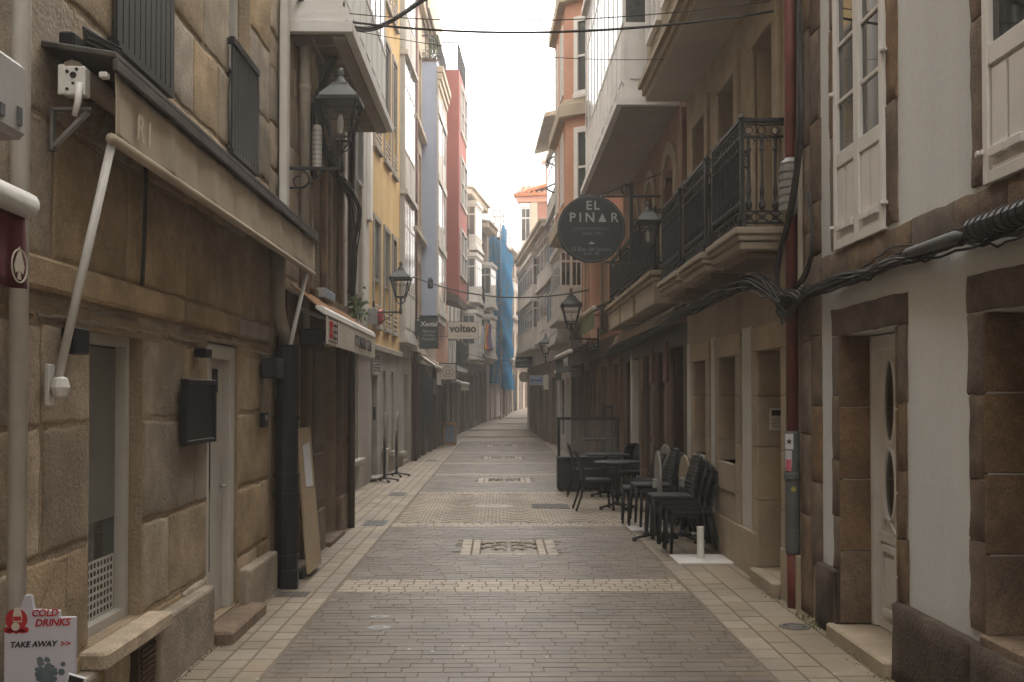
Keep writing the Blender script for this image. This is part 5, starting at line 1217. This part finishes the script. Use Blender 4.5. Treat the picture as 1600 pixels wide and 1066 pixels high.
r,v=small_awning('green_awning',FS,1.0,3.6,.42,3.42,3.6,.38,(cloth_gr,cloth_w,cloth_gr),'faded olive green awning with cream roller under the salmon bay')
small_awning('shop_awning',FD,1.2,2.7,.55,2.45,2.85,.45,(cloth_w,cloth_w,cloth_w),'little cream awning below the black gothic sign')
small_awning('shop_awning',FE,2.2,4.0,.5,2.45,2.8,.35,(cloth_c,paint_w,hood_m),'small grey awning just beyond the little cream one')
small_awning('shop_awning',FF,.6,3.4,.75,2.1,2.4,.2,(hood_m,paint_w,cloth_w),'half open drooping awning beside the framed white sign')
m=MB().box(-2.05,-1.78,27.4,27.48,.95,2.2); vb=tag(m.build('menu_sign',sign_k),'tall narrow black menu panel hanging on the left shopfront','board')
m=MB().box(-2.05,-1.75,28.3,28.36,1.7,2.15); tag(m.build('menu_sign',steel),'grey lit menu box under the little cream awning','board')
for i,(x,y,h) in enumerate(((-2.1,27.0,.0),(-2.02,29.6,.0))):
    pass
for f,u0,mt in ((FD,.1,sign_k),(FD,1.3,wood_d),(FE,.2,wood_d),(FE,1.9,sign_k),(FE,3.4,wood_d),(FF,1.8,wood_d)):
    c=f.pt(u0,0,0)
m=MB()
for f,u0 in ((FD,.12),(FD,1.3),(FD,2.62),(FE,.2),(FE,1.9),(FE,3.4)): m.fbox(f,u0,u0+.14,-.02,.10,0,2.55)
m.build('pilaster',wood_d,rE)
# flags
def flag(x,y,z,cols,lab,sway):
    r=T('flag',(x,y,z),lab,'flag','flags over the brown gallery house')
    MB().tube([(x-.35,y+.12,z+.1),(x+.1,y-.02,z+1.0)],.018,6).build('pole',white_o,r)
    n=len(cols)
    for i,cm in enumerate(cols):
        m=MB(); K=10
        for j in range(K+1):
            for q in range(3):
                s=j/K; u=(i+q/2)/n; m.v.append(Vector((x+.1-.1*s+(u-.5)*.34*(.25+.75*s)+.03*math.sin(6*s+sway),y-.03-.07*math.sin(5*u+4*s+sway),z+.95-1.15*s-.16*u)))
        for j in range(K):
            for q in range(2): k=j*3+q; m.f.append((k,k+1,k+4,k+3))
        o=m.build('cloth',cm,r,smooth=True); so_=o.modifiers.new('thick','SOLIDIFY'); so_.thickness=.006
fo=M('flag orange red',(.55,.09,.03),None,6,.9,0); fy=M('flag yellow',(.70,.42,.04),None,6,.9,0); fw_=M('flag white',(.62,.64,.68),None,6,.9,0); fb=M('flag pale blue',(.35,.45,.62),None,6,.9,0); fp_=M('flag violet',(.16,.11,.25),None,6,.9,0)
q=atY(751,548,45); flag(q.x,45,q.z+.15,[fw_,fb,fw_],'white and pale blue flag hanging on the left of the flags',.3)
q=atY(757.5,542,45.5); flag(q.x,45.5,q.z+.15,[fo,fy,fo],'red and yellow flag hanging in the middle of the flags',1.2)
q=atY(763,542,46); flag(q.x,46,q.z+.15,[fp_,fp_],'violet flag hanging on the right of the flags',2.2)
# scaffolding
sc=T('scaffolding',(0,52,gz(52)),'tall scaffold wrapped in blue netting at the bend of the street','scaffold')
base=gz(52)
A0=atY(765,600,49.7);A1=atY(782,600,49.7);A2=atY(800,600,55.6)
c0=Vector((A0.x,A0.y,0));c1=Vector((A1.x,A1.y,0));c2=Vector((A2.x,A2.y,0)); c3=c2+(c0-c1)
m=MB(); top=9.7
def tb(a,b,r=.03): m.tube([a,b],r,6)
nodes=[c1+(c2-c1)*k/4 for k in range(5)]; inn=[p+(c0-c1)*.95 for p in nodes]
for p in nodes+inn: tb(p+Z3*gz(p.y),p+Z3*(top+ (1.6 if p in (nodes[0],nodes[1],inn[1]) else .7)))
tb(c0+(c1-c0)*.5+Z3*base,c0+(c1-c0)*.5+Z3*10.9)
for z in (2.7,4.4,6.2,7.9,9.4,10.1,10.7):
    for S in (nodes,inn): tb(S[0]+Z3*z,S[-1]+Z3*z,.022)
    for a,b in zip(nodes,inn): tb(a+Z3*z,b+Z3*z,.022)
    tb(nodes[0]+(inn[0]-nodes[0])*1.25+Z3*(z+.3),nodes[0]+Z3*(z+.3),.022)
for k in range(4): tb(nodes[k]+Z3*(2.7+1.7*k),nodes[k+1]+Z3*(4.4+1.7*k),.02)
m.build('frame_tube',M('rusty scaffold steel',(.30,.20,.16),(.38,.34,.31),9,.6,.1,40,metal=.2),sc)
m=MB()
for z in (2.7,4.4,6.2,7.9,9.4):
    q=[nodes[0],nodes[-1],inn[-1],inn[0]]; m.hexa([p+Z3*z for p in q]+[p+Z3*(z+.05) for p in q])
m.build('deck',brown_s,sc)
def netsheet(a,b,z0f,z1f,seed,mat,name):
    rd=random.Random(seed); m=MB(); n,k=22,40; d=(b-a); nn=Vector((d.y,-d.x,0)).normalized(); ph=[rd.uniform(0,6) for _ in range(4)]
    for j in range(k+1):
        for i in range(n+1):
            t=i/n; z=z0f(t)+(z1f(t)-z0f(t))*j/k; o=.05*math.sin(t*14+ph[0]+z*.4)+.05*math.sin(z*3.6+ph[1]+t*3)+.025*math.sin(t*31+ph[2]+z)
            m.v.append(a+d*t+nn*(o+.06)+Z3*z)
    for j in range(k):
        for i in range(n): q=j*(n+1)+i; m.f.append((q,q+1,q+n+2,q+n+1))
    return m.build(name,mat,sc,smooth=True)
netsheet(c1,c2,lambda t:2.0,lambda t:10.0-1.1*t+.25*math.sin(t*9),3,net,'netting')
netsheet(c0+(c0-c1)*.05,c1,lambda t:2.3,lambda t:9.4+.15*math.sin(t*5),5,net2,'netting')
m=MB(); rd=random.Random(6)
m.build if False else None
# ------------------------------------------------------------------ red pipe, cables, right wall
rp=T('red_pipe',(2.30,8.02,0),'red downpipe with grey lower sleeve and stickers between the two right houses','drainpipe')
xq=2.30; yq=8.02
MB().tube([(xq,yq,1.32),(xq,yq,7)],.045,12).build('upper_pipe',red_p,rp,smooth=True)
MB().tube([(xq,yq,.0),(xq,yq,.45)],.045,12).build('lower_pipe',red_p,rp,smooth=True)
m=MB(); m.lathe([(.05,.42),(.058,.44),(.058,1.0),(.066,1.01),(.066,1.05),(.058,1.06),(.058,1.36),(.05,1.38)],(xq,yq,0),14); sl=m.build('sleeve',gray_p,rp,smooth=False)
def sticker(z0,z1,ang0,ang1,mat,name='sticker',r=.0615,par=None):
    m=MB(); n=6
    for k in range(n):
        a=ang0+(ang1-ang0)*k/n;b=ang0+(ang1-ang0)*(k+1)/n; q=lambda t,z:Vector((xq+r*math.cos(t),yq+r*math.sin(t),z)); m.quad(q(a,z0),q(b,z0),q(b,z1),q(a,z1))
    return m.build(name,mat,par or sl)
s1=sticker(1.24,1.36,-2.9,-1.7,paper); s2=sticker(1.1,1.23,-2.9,-1.9,paper_v); s3=sticker(1.07,1.16,-2.75,-1.95,petal,r=.0625)
ang=-2.15; rr=.0635
def onpipe(pts,name,mat,z,ang,sc=1,par=sl,r=.064):
    m=MB(); t=Vector((-math.sin(ang),math.cos(ang),0)); n=Vector((math.cos(ang),math.sin(ang),0)); c=Vector((xq,yq,z))+n*r
    m.prism([(x*sc,y*sc) for x,y in pts],c,t,Z3,n*.0015); return m.build(name,mat,par)
star=[((1 if k%2==0 else .42)*math.sin(math.pi*k/5),(1 if k%2==0 else .42)*math.cos(math.pi*k/5)) for k in range(10)]
onpipe(star,'star_mark',ink,1.30,-2.2,.026)
onpipe([(math.cos(2*math.pi*k/16),math.sin(2*math.pi*k/16)) for k in range(16)],'round_sticker',M('yellow green sticker',(.40,.38,.08),None,9,.6,0),.93,-1.7,.02)
onpipe([(-.9,0),(-.75,0),(0,.8),(.75,0),(.9,0),(0,1.05)],'chalk_mark',greyink,.6,-1.3,.016)
m=MB(); m.lathe([(.02,0),(.09,.02),(.09,.05)],(2.3,8.35,-.01),8); 
tag(MB().tube([(2.31,7.80,2.4),(2.31,7.80,6.5)],.022,8).build('conduit',pipe_g),'thin beige conduit beside the red pipe on the corner quoin','pipe')
jb=MB(); jc=Vector((2.27,7.93,3.07)); prf=[(.05,0)]
for k in range(6): prf+=[(.085,.03+.06*k),(.085,.065+.06*k),(.074,.07+.06*k),(.074,.088+.06*k)]
prf+=[(.08,.40),(.04,.44)]; jb.lathe(prf,jc,14); tag(jb.build('junction_canister',steel),'ribbed grey cable canister strapped to the corner by the first balcony','canister')
def bundle(name,pts,n,spread,r,lab,mat=cable_m,seed=1,seg=8,sag=.0):
    rd=random.Random(seed); m=MB()
    pts=[Vector(p) for p in pts]
    for k in range(n):
        off=[Vector((rd.gauss(0,spread),rd.gauss(0,spread),rd.gauss(0,spread))) for _ in pts]; q=[]
        for i in range(len(pts)-1):
            p0=pts[max(i-1,0)]+off[max(i-1,0)];p1=pts[i]+off[i];p2=pts[i+1]+off[i+1];p3=pts[min(i+2,len(pts)-1)]+off[min(i+2,len(pts)-1)]
            for s in range(seg):
                t=s/seg; q.append(.5*((2*p1)+(-p0+p2)*t+(2*p0-5*p1+4*p2-p3)*t*t+(-p0+3*p1-3*p2+p3)*t**3)-Z3*(sag*rd.random()*math.sin(math.pi*t)))
        q.append(pts[-1]+off[-1]); m.tube(q,r*rd.uniform(.7,1.3),5)
    return tag(m.build(name,mat,smooth=True),lab,'cable')
H=lambda px_,py_,w_=.06: FR.pt(*[FR.hit(px_,py_,w_)[0]],w_,FR.hit(px_,py_,w_)[1])
bundle('cable_bundle',[FR.pt(-2,.06,2.50),FR.pt(1.5,.06,2.50),FR.pt(3.4,.06,2.49),H(1600,338),H(1500,372),H(1400,405),H(1310,436),H(1245,462),H(1222,478)],32,.026,.0058,'thick sagging bundle of cables along the granite band of the white house',seed=3,sag=.03)
bundle('cable_bundle',[H(1228,478,.1),H(1185,440,.2),H(1120,462,.2),H(1060,492,.2),H(1010,520,.14),H(965,545,.12),H(930,562,.12)],34,.036,.008,'dark mass of cables running under the iron balconies',seed=5,sag=.03)
bundle('cable_bundle',[H(1248,-60,.1),H(1250,80,.12),H(1252,200,.12),H(1238,320,.12),H(1215,420,.12),H(1222,480,.1)],9,.012,.012,'vertical black cable bundle beside the red pipe above the tangle',seed=8)
bundle('cable_bundle',[H(1236,455,.1),H(1215,470,.14),H(1228,492,.14),H(1250,470,.12),H(1228,458,.14),H(1218,480,.13),H(1232,500,.1)],7,.02,.007,'knot of tangled cable ends against the red pipe',seed=9)
bundle('loose_wire',[H(1262,300,.1),H(1270,380,.1),H(1256,430,.1),H(1228,462,.12)],4,.012,.006,'few loose dark wires falling beside the red pipe',seed=11)
m=MB(); a=H(1512,362,.12); b=H(1680,303,.12); m.tube([a,a+(b-a)*.04,a+(b-a)*.06,b],[.025,.04,.05,.05],12)
for k in range(9): 
    q=a+(b-a)*(.08+.07*k); m.tube([q,q+(b-a)*.03],.055,12)
tag(m.build('splice_closure',blackp,smooth=False),'black ribbed cable splice canister on the cables at the right edge','canister')
m=MB(); a=H(1412,398,.11); b=H(1502,368,.11); m.tube([a,a+(b-a)*.1,a+(b-a)*.9,b],[.012,.028,.034,.016],12); tag(m.build('splice_closure',gray_p,smooth=True),'slim grey beige cable splice tube lying on the cable bundle','canister')
# cables across the street
def span(name,a,b,sag,r,lab,n=24):
    a=Vector(a);b=Vector(b); q=[a+(b-a)*k/n-Z3*(sag*4*(k/n)*(1-k/n)) for k in range(n+1)]; return tag(MB().tube(q,r,5).build(name,cable_m,smooth=True),lab,'cable')
aL=P(9.7,.12,5.28); aR=Vector((2.22,8.2,4.77))
span('overhead_cable',aL,aR,.17,.011,'thicker overhead cable crossing the street nearest the viewer'); span('overhead_cable',aL+Vector((0,.1,.10)),aR+Vector((0,.1,.12)),.14,.005,'thin overhead wire just above the thicker crossing cable')
span('overhead_cable',aL+Vector((0,.2,.02)),aR+Vector((-.4,3,.6)),.12,.004,'faint overhead wire slanting towards the far gallery')
bundle('cable_bundle',[P(9.5,.1,5.38),P(9.95,.16,5.33),P(10.0,.45,5.28),Vector((-1.2,10.2,5.36)),Vector((-.75,10.8,5.9))],9,.012,.011,'thick twisted cable bundle leaving the upper left wall',seed=13)
bundle('cable_bundle',[P(10.0,.5,5.25),P(10.2,.3,5.0),P(10.25,.14,4.6),P(10.3,.1,4.2),P(10.32,.1,3.9)],12,.022,.010,'bunch of cables dropping down the wall behind the first lantern',seed=14)
bundle('cable_bundle',[P(10.3,.14,4.7),P(10.9,.12,4.35),P(11.6,.1,4.25),P(12.6,.12,4.2)],10,.03,.010,'cables running under the gallery soffit towards the yellow house',seed=15)
jb=T('junction_box',P(10.45,.1,4.1),'pale ribbed cable box hanging left of the nearest lantern','box')
m=MB(); m.lathe([(.035,0),(.05,.02),(.05,.42),(.04,.45)],P(10.25,.14,3.92),10); m.build('body',pipe_w,jb); m=MB()
for k in range(8): m.lathe([(.052,0),(.052,.012)],P(10.25,.14,3.97+.048*k),10)
m.build('rib',steel,jb)
tag(MB().hexa([P(9.95,.1,5.0),P(10.2,.1,4.72),P(10.2,.16,4.72),P(9.95,.16,5.0),P(10.0,.1,5.1),P(10.28,.1,4.8),P(10.28,.16,4.8),P(10.0,.16,5.1)]).build('cable_cover',card,bevel=.006),'tilted beige board fixed among the cables above the first lantern','board')
bundle('cable_bundle',[P(11.9,.1,4.2),P(12.3,.25,3.9),P(12.5,.2,3.4),P(12.7,.15,2.9)],8,.03,.009,'cables hanging at the far corner of the brown stone house',seed=16)
span('overhead_cable',FC.pt(FC.len-.3,.1,4.68),FS.pt(3.2,.3,4.0),.32,.018,'sagging dark cable crossing the street at the red bay')
span('overhead_cable',FF.pt(4.5,.3,3.35),FT.pt(7.5,.3,3.15),.16,.014,'far crossing cable above the black script sign'); span('overhead_cable',FF.pt(5.5,.3,3.0),FT.pt(8.5,.3,3.0),.12,.014,'lowest far crossing cable near the scaffold')
m=MB().lathe([(.05,0),(.075,.03),(.075,.22),(.04,.28)],FC.pt(FC.len-.1,.5,4.4),8); tag(m.build('splice_closure',blackp),'small dark splice box on the cable beside the red bay','canister')
# round red thing and meter boxes by second lantern
q=FC.pt(U(578),.04,FC.hit(578,488)[1]); u5=U(576)
tag(MB().fbox(FC,u5-.15,u5+.05,.0,.16,FC.hit(576,506)[1],FC.hit(576,482)[1]).build('meter_box',steel,bevel=.01),'grey meter box on the yellow wall left of the lantern','box')
tag(MB().lathe([(.13,0),(.16,.03),(.14,.09)],FC.pt(U(586),.06,FC.hit(586,495)[1]),14,'X').build('alarm_bell',redink),'round red alarm bell under the second lantern','bell')
# keypad
kp=T('entry_keypad',(2.3,9.2,1.4),'pale door entry keypad beside the stone framed doorway on the right','intercom')
# on the far reveal of the doorway (faces the viewer)
m=MB().box(2.43,2.56,9.17,9.199,1.35,1.55); bpn=m.build('plate',white_o,kp,bevel=.006)
MB().box(2.445,2.545,9.166,9.17,1.48,1.53).build('display',ink,bpn)
m=MB()
for i in range(4):
    for j in range(3): m.box(2.452+i*.024,2.466+i*.024,9.164,9.17,1.375+j*.03,1.393+j*.03)
m.build('key',steel,bpn)
# ------------------------------------------------------------------ cafe furniture
def chair_mesh():
    r=thing('cafe_chair',(0,0,0),'','chair')
    m=MB(); n=8
    def slab(z,t,x0,x1,y): 
        m.box(x0,x1,-y,y,z-t,z)
    slab(.455,.045,-.21,.22,.215); s=m.build('seat',wicker,r,bevel=.015,seg=2)
    m=MB(); R_=22
    for j in range(R_+1):
        t=j/R_; z=.43+.44*t; hw=.20+.015*math.sin(t*3)-.02*t*t; bx=-.19-.05*t-.06*t*t
        for i in range(7):
            y=-hw+2*hw*i/6; c=.022*(1-(y/hw)**2); rip=.004 if j%2 else -.003
            m.v.append(Vector((bx-c+rip,y,z+(-.02*(y/hw)**2 if j==R_ else 0))))
    for j in range(R_):
        for i in range(6): q=j*7+i; m.f.append((q,q+1,q+8,q+7))
    b=m.build('backrest',wicker,r); so=b.modifiers.new('thick','SOLIDIFY'); so.thickness=.028; so.offset=0
    for s in (-1,1):
        MB().tube([(.205,s*.19,.44),(.215,s*.2,.2),(.225,s*.205,0)],[.021,.018,.015],8).build('leg',wicker,r,smooth=True)
        MB().tube([(-.195,s*.19,.50),(-.20,s*.195,.42),(-.25,s*.2,.2),(-.32,s*.205,0)],[.022,.021,.018,.015],8).build('leg',wicker,r,smooth=True)
    m=MB()
    for s in (-1,1): m.bar((.2,s*.19,.40),(-.19,s*.19,.40),.02,.03)
    m.bar((.2,-.19,.40),(.2,.19,.40),.02,.03); m.build('seat_rail',wicker,r)
    return r
proto=chair_mesh(); first=[True]
def chair(x,y,rz,lab,group=None,z=0):
    o=proto if first[0] else copy_tree(proto); first[0]=False
    o.location=(x,y,z); o.rotation_euler=(0,0,rz); o['label']=lab
    if group: o['group']=group
    elif 'group' in o: del o['group']
    return o
G1='chairs set around the cafe tables'
chair(1.42,15.0,.05,'black woven chair with its back to the street at the nearest round table',G1)
chair(1.45,17.05,-.05,'black woven chair in front of the planter at the second table',G1)
chair(2.05,14.9,math.pi+.1,'black woven chair on the wall side of the nearest round table',G1)
chair(2.0,17.3,math.pi*.8,'black woven chair at the back with its backrest against the shop wall',G1)
chair(2.05,16.6,math.pi*1.1,'black woven chair behind the nearest table by the wood pilaster',G1)
G2='stacked black chairs by the wall'
def stack(x,y,rz,n,labs):
    d=Vector((math.cos(rz),math.sin(rz),0))
    for k in range(n): chair(x+d.x*.062*k,y+d.y*.062*k,rz,labs[k],G2,z=.052*k)
ordn=['lowest','second lowest','second highest','topmost'] 
stack(2.02,10.95,math.pi+.03,4,['black woven chair %s in the front stack beside the white parasol foot'%q for q in ordn])
stack(2.02,12.35,math.pi+.02,4,['black woven chair %s in the rear stack behind the front stack'%q for q in ordn])
chair(1.88,13.1,math.pi-.1,'black woven chair lower of the pair beside the upright round tabletop',G2); chair(1.80,13.1,math.pi-.1,'black woven chair upper of the pair beside the upright round tabletop',G2,z=.052)
def star_base(m,r0=.27,n=4,a0=.4):
    for k in range(n):
        q=a0+2*math.pi*k/n; c,s=math.cos(q),math.sin(q); m.bar((c*.02,s*.02,.075),(c*r0,s*r0,.035),.035,.028); m.box(c*r0-.025,c*r0+.025,s*r0-.025,s*r0+.025,0,.045)
    m.lathe([(.045,.05),(.045,.1),(.028,.12)],(0,0,0),10)
def table(x,y,lab,folded=False,top=.35,topmat=blackp,rz=0,h=.70,sq=False,edge=blackp,group=None,gnd=0,lift=0):
    r=thing('folded_table' if folded else 'cafe_table',(0,0,0),lab,'table',group)
    m=MB(); star_base(m); m.build('base',blackp,r,bevel=.005); MB().tube([(0,0,.1),(0,0,h-.02)],.027,10).build('post',blackp,r,smooth=True)
    m=MB()
    if not folded:
        if sq: m.box(-top,top,-top,top,h-.02,h+.01)
        else: m.lathe([(top-.012,h-.02),(top,h-.01),(top,h+.002),(top-.01,h+.01)],(0,0,0),32)
        m.build('tabletop',topmat,r,bevel=.004 if sq else 0)
    else:
        c=(.03,0,h-.02+lift); m.lathe([(top-.01,-.014),(top,-.006),(top,.006),(top-.01,.014)],c,36,'X'); m.build('tabletop',topmat,r)
        m=MB(); m.box(-.03,.02,-.05,.05,h-.08,h+.02); m.build('hinge',steel,r,bevel=.004)
    r.location=(x,y,gnd); r.rotation_euler=(0,0,rz); return r
table(1.74,15.1,'black round cafe table nearest the viewer',top=.34,h=.69)
table(1.78,17.0,'black square cafe table beside the planter',top=.36,h=.70,sq=True)
table(1.98,19.9,'dark high table standing beyond the glass windbreak',top=.36,h=.83,sq=True)
G3='folded round tables stored upright'
topg=M('grey laminate',(.22,.205,.185),(.17,.16,.145),6,.35,0,dirt=.15)
topw=M('beige laminate',(.36,.285,.19),(.30,.235,.155),6,.4,0,dirt=.15)
table(1.80,11.8,'folded round table with grey top upright beside the front chair stack',True,.37,topg,-.06,.68,group=G3)
table(2.14,13.35,'folded round table with brown top facing the street behind the chairs',True,.31,topg,.13,.74,group=G3)
table(2.10,11.75,'folded round table with beige top squeezed between the chair stacks',True,.30,topw,.03,.70,group=G3)
table(-2.22,19.9,'folded slim table on a black post left of the pair by the roller shutter',True,.33,topg,1.42*0+.02,.92,group='folded tables on the left pavement',lift=.12)
table(-2.12,21.2,'folded slim table on a black post right of the pair by the roller shutter',True,.33,topg,.02,.92,group='folded tables on the left pavement',lift=.12)
def pbase(x,y,w_,d_,lab,pole):
    r=thing('parasol_base',(x,y,0),lab,'parasol base'); m=MB().box(x-w_,x+w_,y-d_,y+d_,.0,.022); m.build('plate',paint_w,r,bevel=.004)
    MB().tube([(x,y,.02),(x,y,pole)],.036,14).build('tube',paint_w,r,smooth=False); m=MB(); m.tube([(x-.035,y,pole-.07),(x-.075,y,pole-.07)],.008,6); m.lathe([(.012,0),(.022,-.012),(.012,-.02)],(x-.07,y,pole-.07),8,'X'); m.build('clamp_screw',steel,r); return r
pbase(2.03,10.33,.275,.27,'white parasol foot with short tube in front of the chair stack',.34)
pbase(1.86,12.75,.25,.25,'white parasol foot half hidden behind the chair stack',.30)
wb=T('windbreak',(1.55,18,0),'black planter box carrying a glass windbreak screen across the terrace','windbreak')
x0,x1=1.02,2.12
m=MB(); m.box(x0,x1,17.85,18.25,.03,.60); m.box(x0-.015,x1+.015,17.83,18.27,.56,.605); m.build('planter_box',blackp,wb,bevel=.01)
m=MB()
for x in (x0+.03,x1-.03): m.box(x-.025,x+.025,18.02,18.07,.60,1.27)
m.box(x0+.005,x1-.005,18.018,18.072,1.24,1.29); m.build('frame',blackp,wb); MB().box(x0+.06,x1-.06,18.04,18.05,.61,1.24).build('glass',clear,wb)
m=MB(); 
for x in (x0+.06,x1-.06): 
    for y in (17.9,18.2): m.box(x-.03,x+.03,y-.03,y+.03,0,.03)
m.build('foot',blackp,wb)
gs=T('glass_stand',(2.2,20.6,0),'slim glass panel on two tall black posts behind the windbreak','screen')
m=MB()
for x in (2.09,2.27): m.box(x-.018,x+.018,20.58,20.62,0,1.5)
m.box(2.09,2.27,20.585,20.615,1.44,1.47); m.build('post',blackp,gs); MB().box(2.11,2.25,20.596,20.604,.3,1.44).build('glass',clear,gs)
tag(MB().box(2.05,2.25,20.9,21.2,0,.9).build('waste_bin',blackp,bevel=.03),'black bin against the shopfront behind the windbreak','bin') if False else None
# ------------------------------------------------------------------ pavement details
def cover(name,x,y,w_,d_,lab,mat,grate=True,roundr=None):
    r=T(name,(x,y,0),lab,'cover'); m=MB()
    if roundr:
        m.lathe([(roundr,-.02),(roundr,.003),(roundr-.008,.004)],(x,y,0),28); p=m.build('lid',mat,r); m=MB()
        m.ring((x,y,.004),roundr*.86,.004,(X3,Y3),24,4); m.ring((x,y,.004),roundr*.45,.003,(X3,Y3),18,4); m.bar((x-roundr*.3,y,.005),(x+roundr*.3,y,.005),.02,.004); m.build('rim',steel,p)
    else:
        m.box(x-w_,x+w_,y-d_,y+d_,-.02,.003); p=m.build('frame',mat,r); m=MB()
        n=int(w_*2/.045)
        for k in range(1,n): m.box(x-w_+k*.045,x-w_+k*.045+.022,y-d_+.03,y+d_-.03,.003,.007)
        m.build('slat',hood_m,p)
    return r
cover('valve_cover',-.90,7.72,0,0,'farther of two small round metal lids in the dark paving',steel,roundr=.075)
cover('valve_cover',-.86,7.36,0,0,'nearer of two small round metal lids in the dark paving',steel,roundr=.085)
cover('drain_grate',-1.62,13.42,.15,.28,'dark drain grate at the edge of the left pavement near the wood shopfront',gray_p)
cover('drain_grate',-1.72,17.4,.14,.3,'small drain grate in the left pavement by the yellow house',gray_p)
cover('drain_grate',.77,15.45,.28,.32,'wide brown drain grate set in the fan patterned cobbles',hood_m)
cover('drain_grate',-1.72,8.6,.13,.11,'rusty small drain lid at the foot of the black pipe',hood_m)
cover('manhole_cover',-.08,15.5,0,0,'pale round stone manhole cover in the fan patterned cobbles',ltbrick,roundr=.30)
cover('manhole_cover',2.12,7.35,0,0,'small brown round lid near the foot of the red pipe',hood_m,roundr=.11)
cover('drain_grate',-1.75,26.5,.14,.3,'far drain grate in the left pavement before the chalkboard',gray_p)
cover('drain_grate',1.75,27,.14,.3,'far drain grate in the right pavement',gray_p)
rd=random.Random(21); m=MB()
for (x,y,sx,sy,n) in ((2.27,7.5,.03,.22,160),(2.3,6.15,.06,.3,220),(2.26,5.6,.02,.3,90),(2.28,8.4,.04,.1,60),(-1.9,6.3,.03,.4,60)):
    for k in range(n):
        c=Vector((x+rd.gauss(0,sx),y+rd.gauss(0,sy),.004+abs(rd.gauss(0,.008)))); s=rd.uniform(.006,.014); a=Vector((rd.uniform(-1,1),rd.uniform(-1,1),rd.uniform(.1,1))).normalized(); b=a.orthogonal().normalized(); m.quad(c-a*s,c-b*s*.5,c+a*s,c+b*s*.5)
tag(m.build('weeds',moss),'moss and tiny weeds along the foot of the house walls','weeds',kind='stuff')
m=MB()
for k in range(46):
    x,y=rd.uniform(-1.9,2.2),rd.uniform(5.2,14); m.prism([(rd.uniform(.8,1.2)*.009*rd.uniform(.5,1.4)*math.cos(t),.009*math.sin(t)*rd.uniform(.6,1.6)) for t in [2*math.pi*i/7 for i in range(7)]],(x,y,.001),X3,Y3,(0,0,.0015))
tag(m.build('litter',whiteink),'pale scraps and specks scattered on the paving','litter',kind='stuff')

def split_far(o,gap=.03):
    me=o.data; n=len(me.vertices); par=list(range(n))
    def fd(a):
        while par[a]!=a: par[a]=par[par[a]]; a=par[a]
        return a
    for e in me.edges: par[fd(e.vertices[0])]=fd(e.vertices[1])
    bb={}
    for v in me.vertices:
        r=fd(v.index); b=bb.setdefault(r,[list(v.co),list(v.co)])
        for k in range(3): b[0][k]=min(b[0][k],v.co[k]); b[1][k]=max(b[1][k],v.co[k])
    ks=list(bb); g=dict((k,k) for k in ks)
    def fg(a):
        while g[a]!=a: a=g[a]
        return a
    for i,a in enumerate(ks):
        for b in ks[i+1:]:
            if all(bb[a][0][k]-gap<=bb[b][1][k] and bb[b][0][k]-gap<=bb[a][1][k] for k in range(3)): g[fg(a)]=fg(b)
    cl={}
    for f in me.polygons: cl.setdefault(fg(fd(f.vertices[0])),[]).append(f)
    if len(cl)<2: return
    items=list(cl.values()); sm=me.polygons[0].use_smooth
    for fs in items:
        mp={};vs=[];ff=[]
        for f in fs:
            t=[]
            for v in f.vertices:
                if v not in mp: mp[v]=len(vs); vs.append(me.vertices[v].co.copy())
                t.append(mp[v])
            ff.append(t)
        nm=bpy.data.meshes.new(o.name); nm.from_pydata(vs,[],ff); nm.materials.append(me.materials[0])
        if sm: nm.polygons.foreach_set('use_smooth',[True]*len(nm.polygons))
        c=o.copy(); c.data=nm; c.name=o.name.split('.')[0]; col.objects.link(c)
    for ch in list(o.children): raise Exception(o.name)
    bpy.data.objects.remove(o)
SPL=('iron_bracket','plinth','grey_panel','pilaster','red_plaque','stone_base','shopfront_base','window_surround','door_surround','hinge','foot','vent_slots','back_leg','bolt','niche_surround','stone_frame','latch','guard_bar')
for o in [o for o in bpy.data.objects if o.type=='MESH' and not o.children and (o.name.split('.')[0] in SPL or (o.name.startswith('pane') and not o.parent.name.startswith('gallery')))]: split_far(o)

m=MB()
for k,(px_,py_) in enumerate(((1560,352),(1450,388),(1370,415),(1290,443),(1150,455),(1085,482))):
    q=H(px_,py_,.07 if px_>1220 else .17); m.ring(q,.045,.005,((1,0,0),(0,0,1)),12,4)
m.build if False else None

for o in [o for o in bpy.data.objects if o.type=='MESH' and o.name.startswith('pane') and o.parent and o.parent.name.startswith('gallery')]: split_far(o,.2)
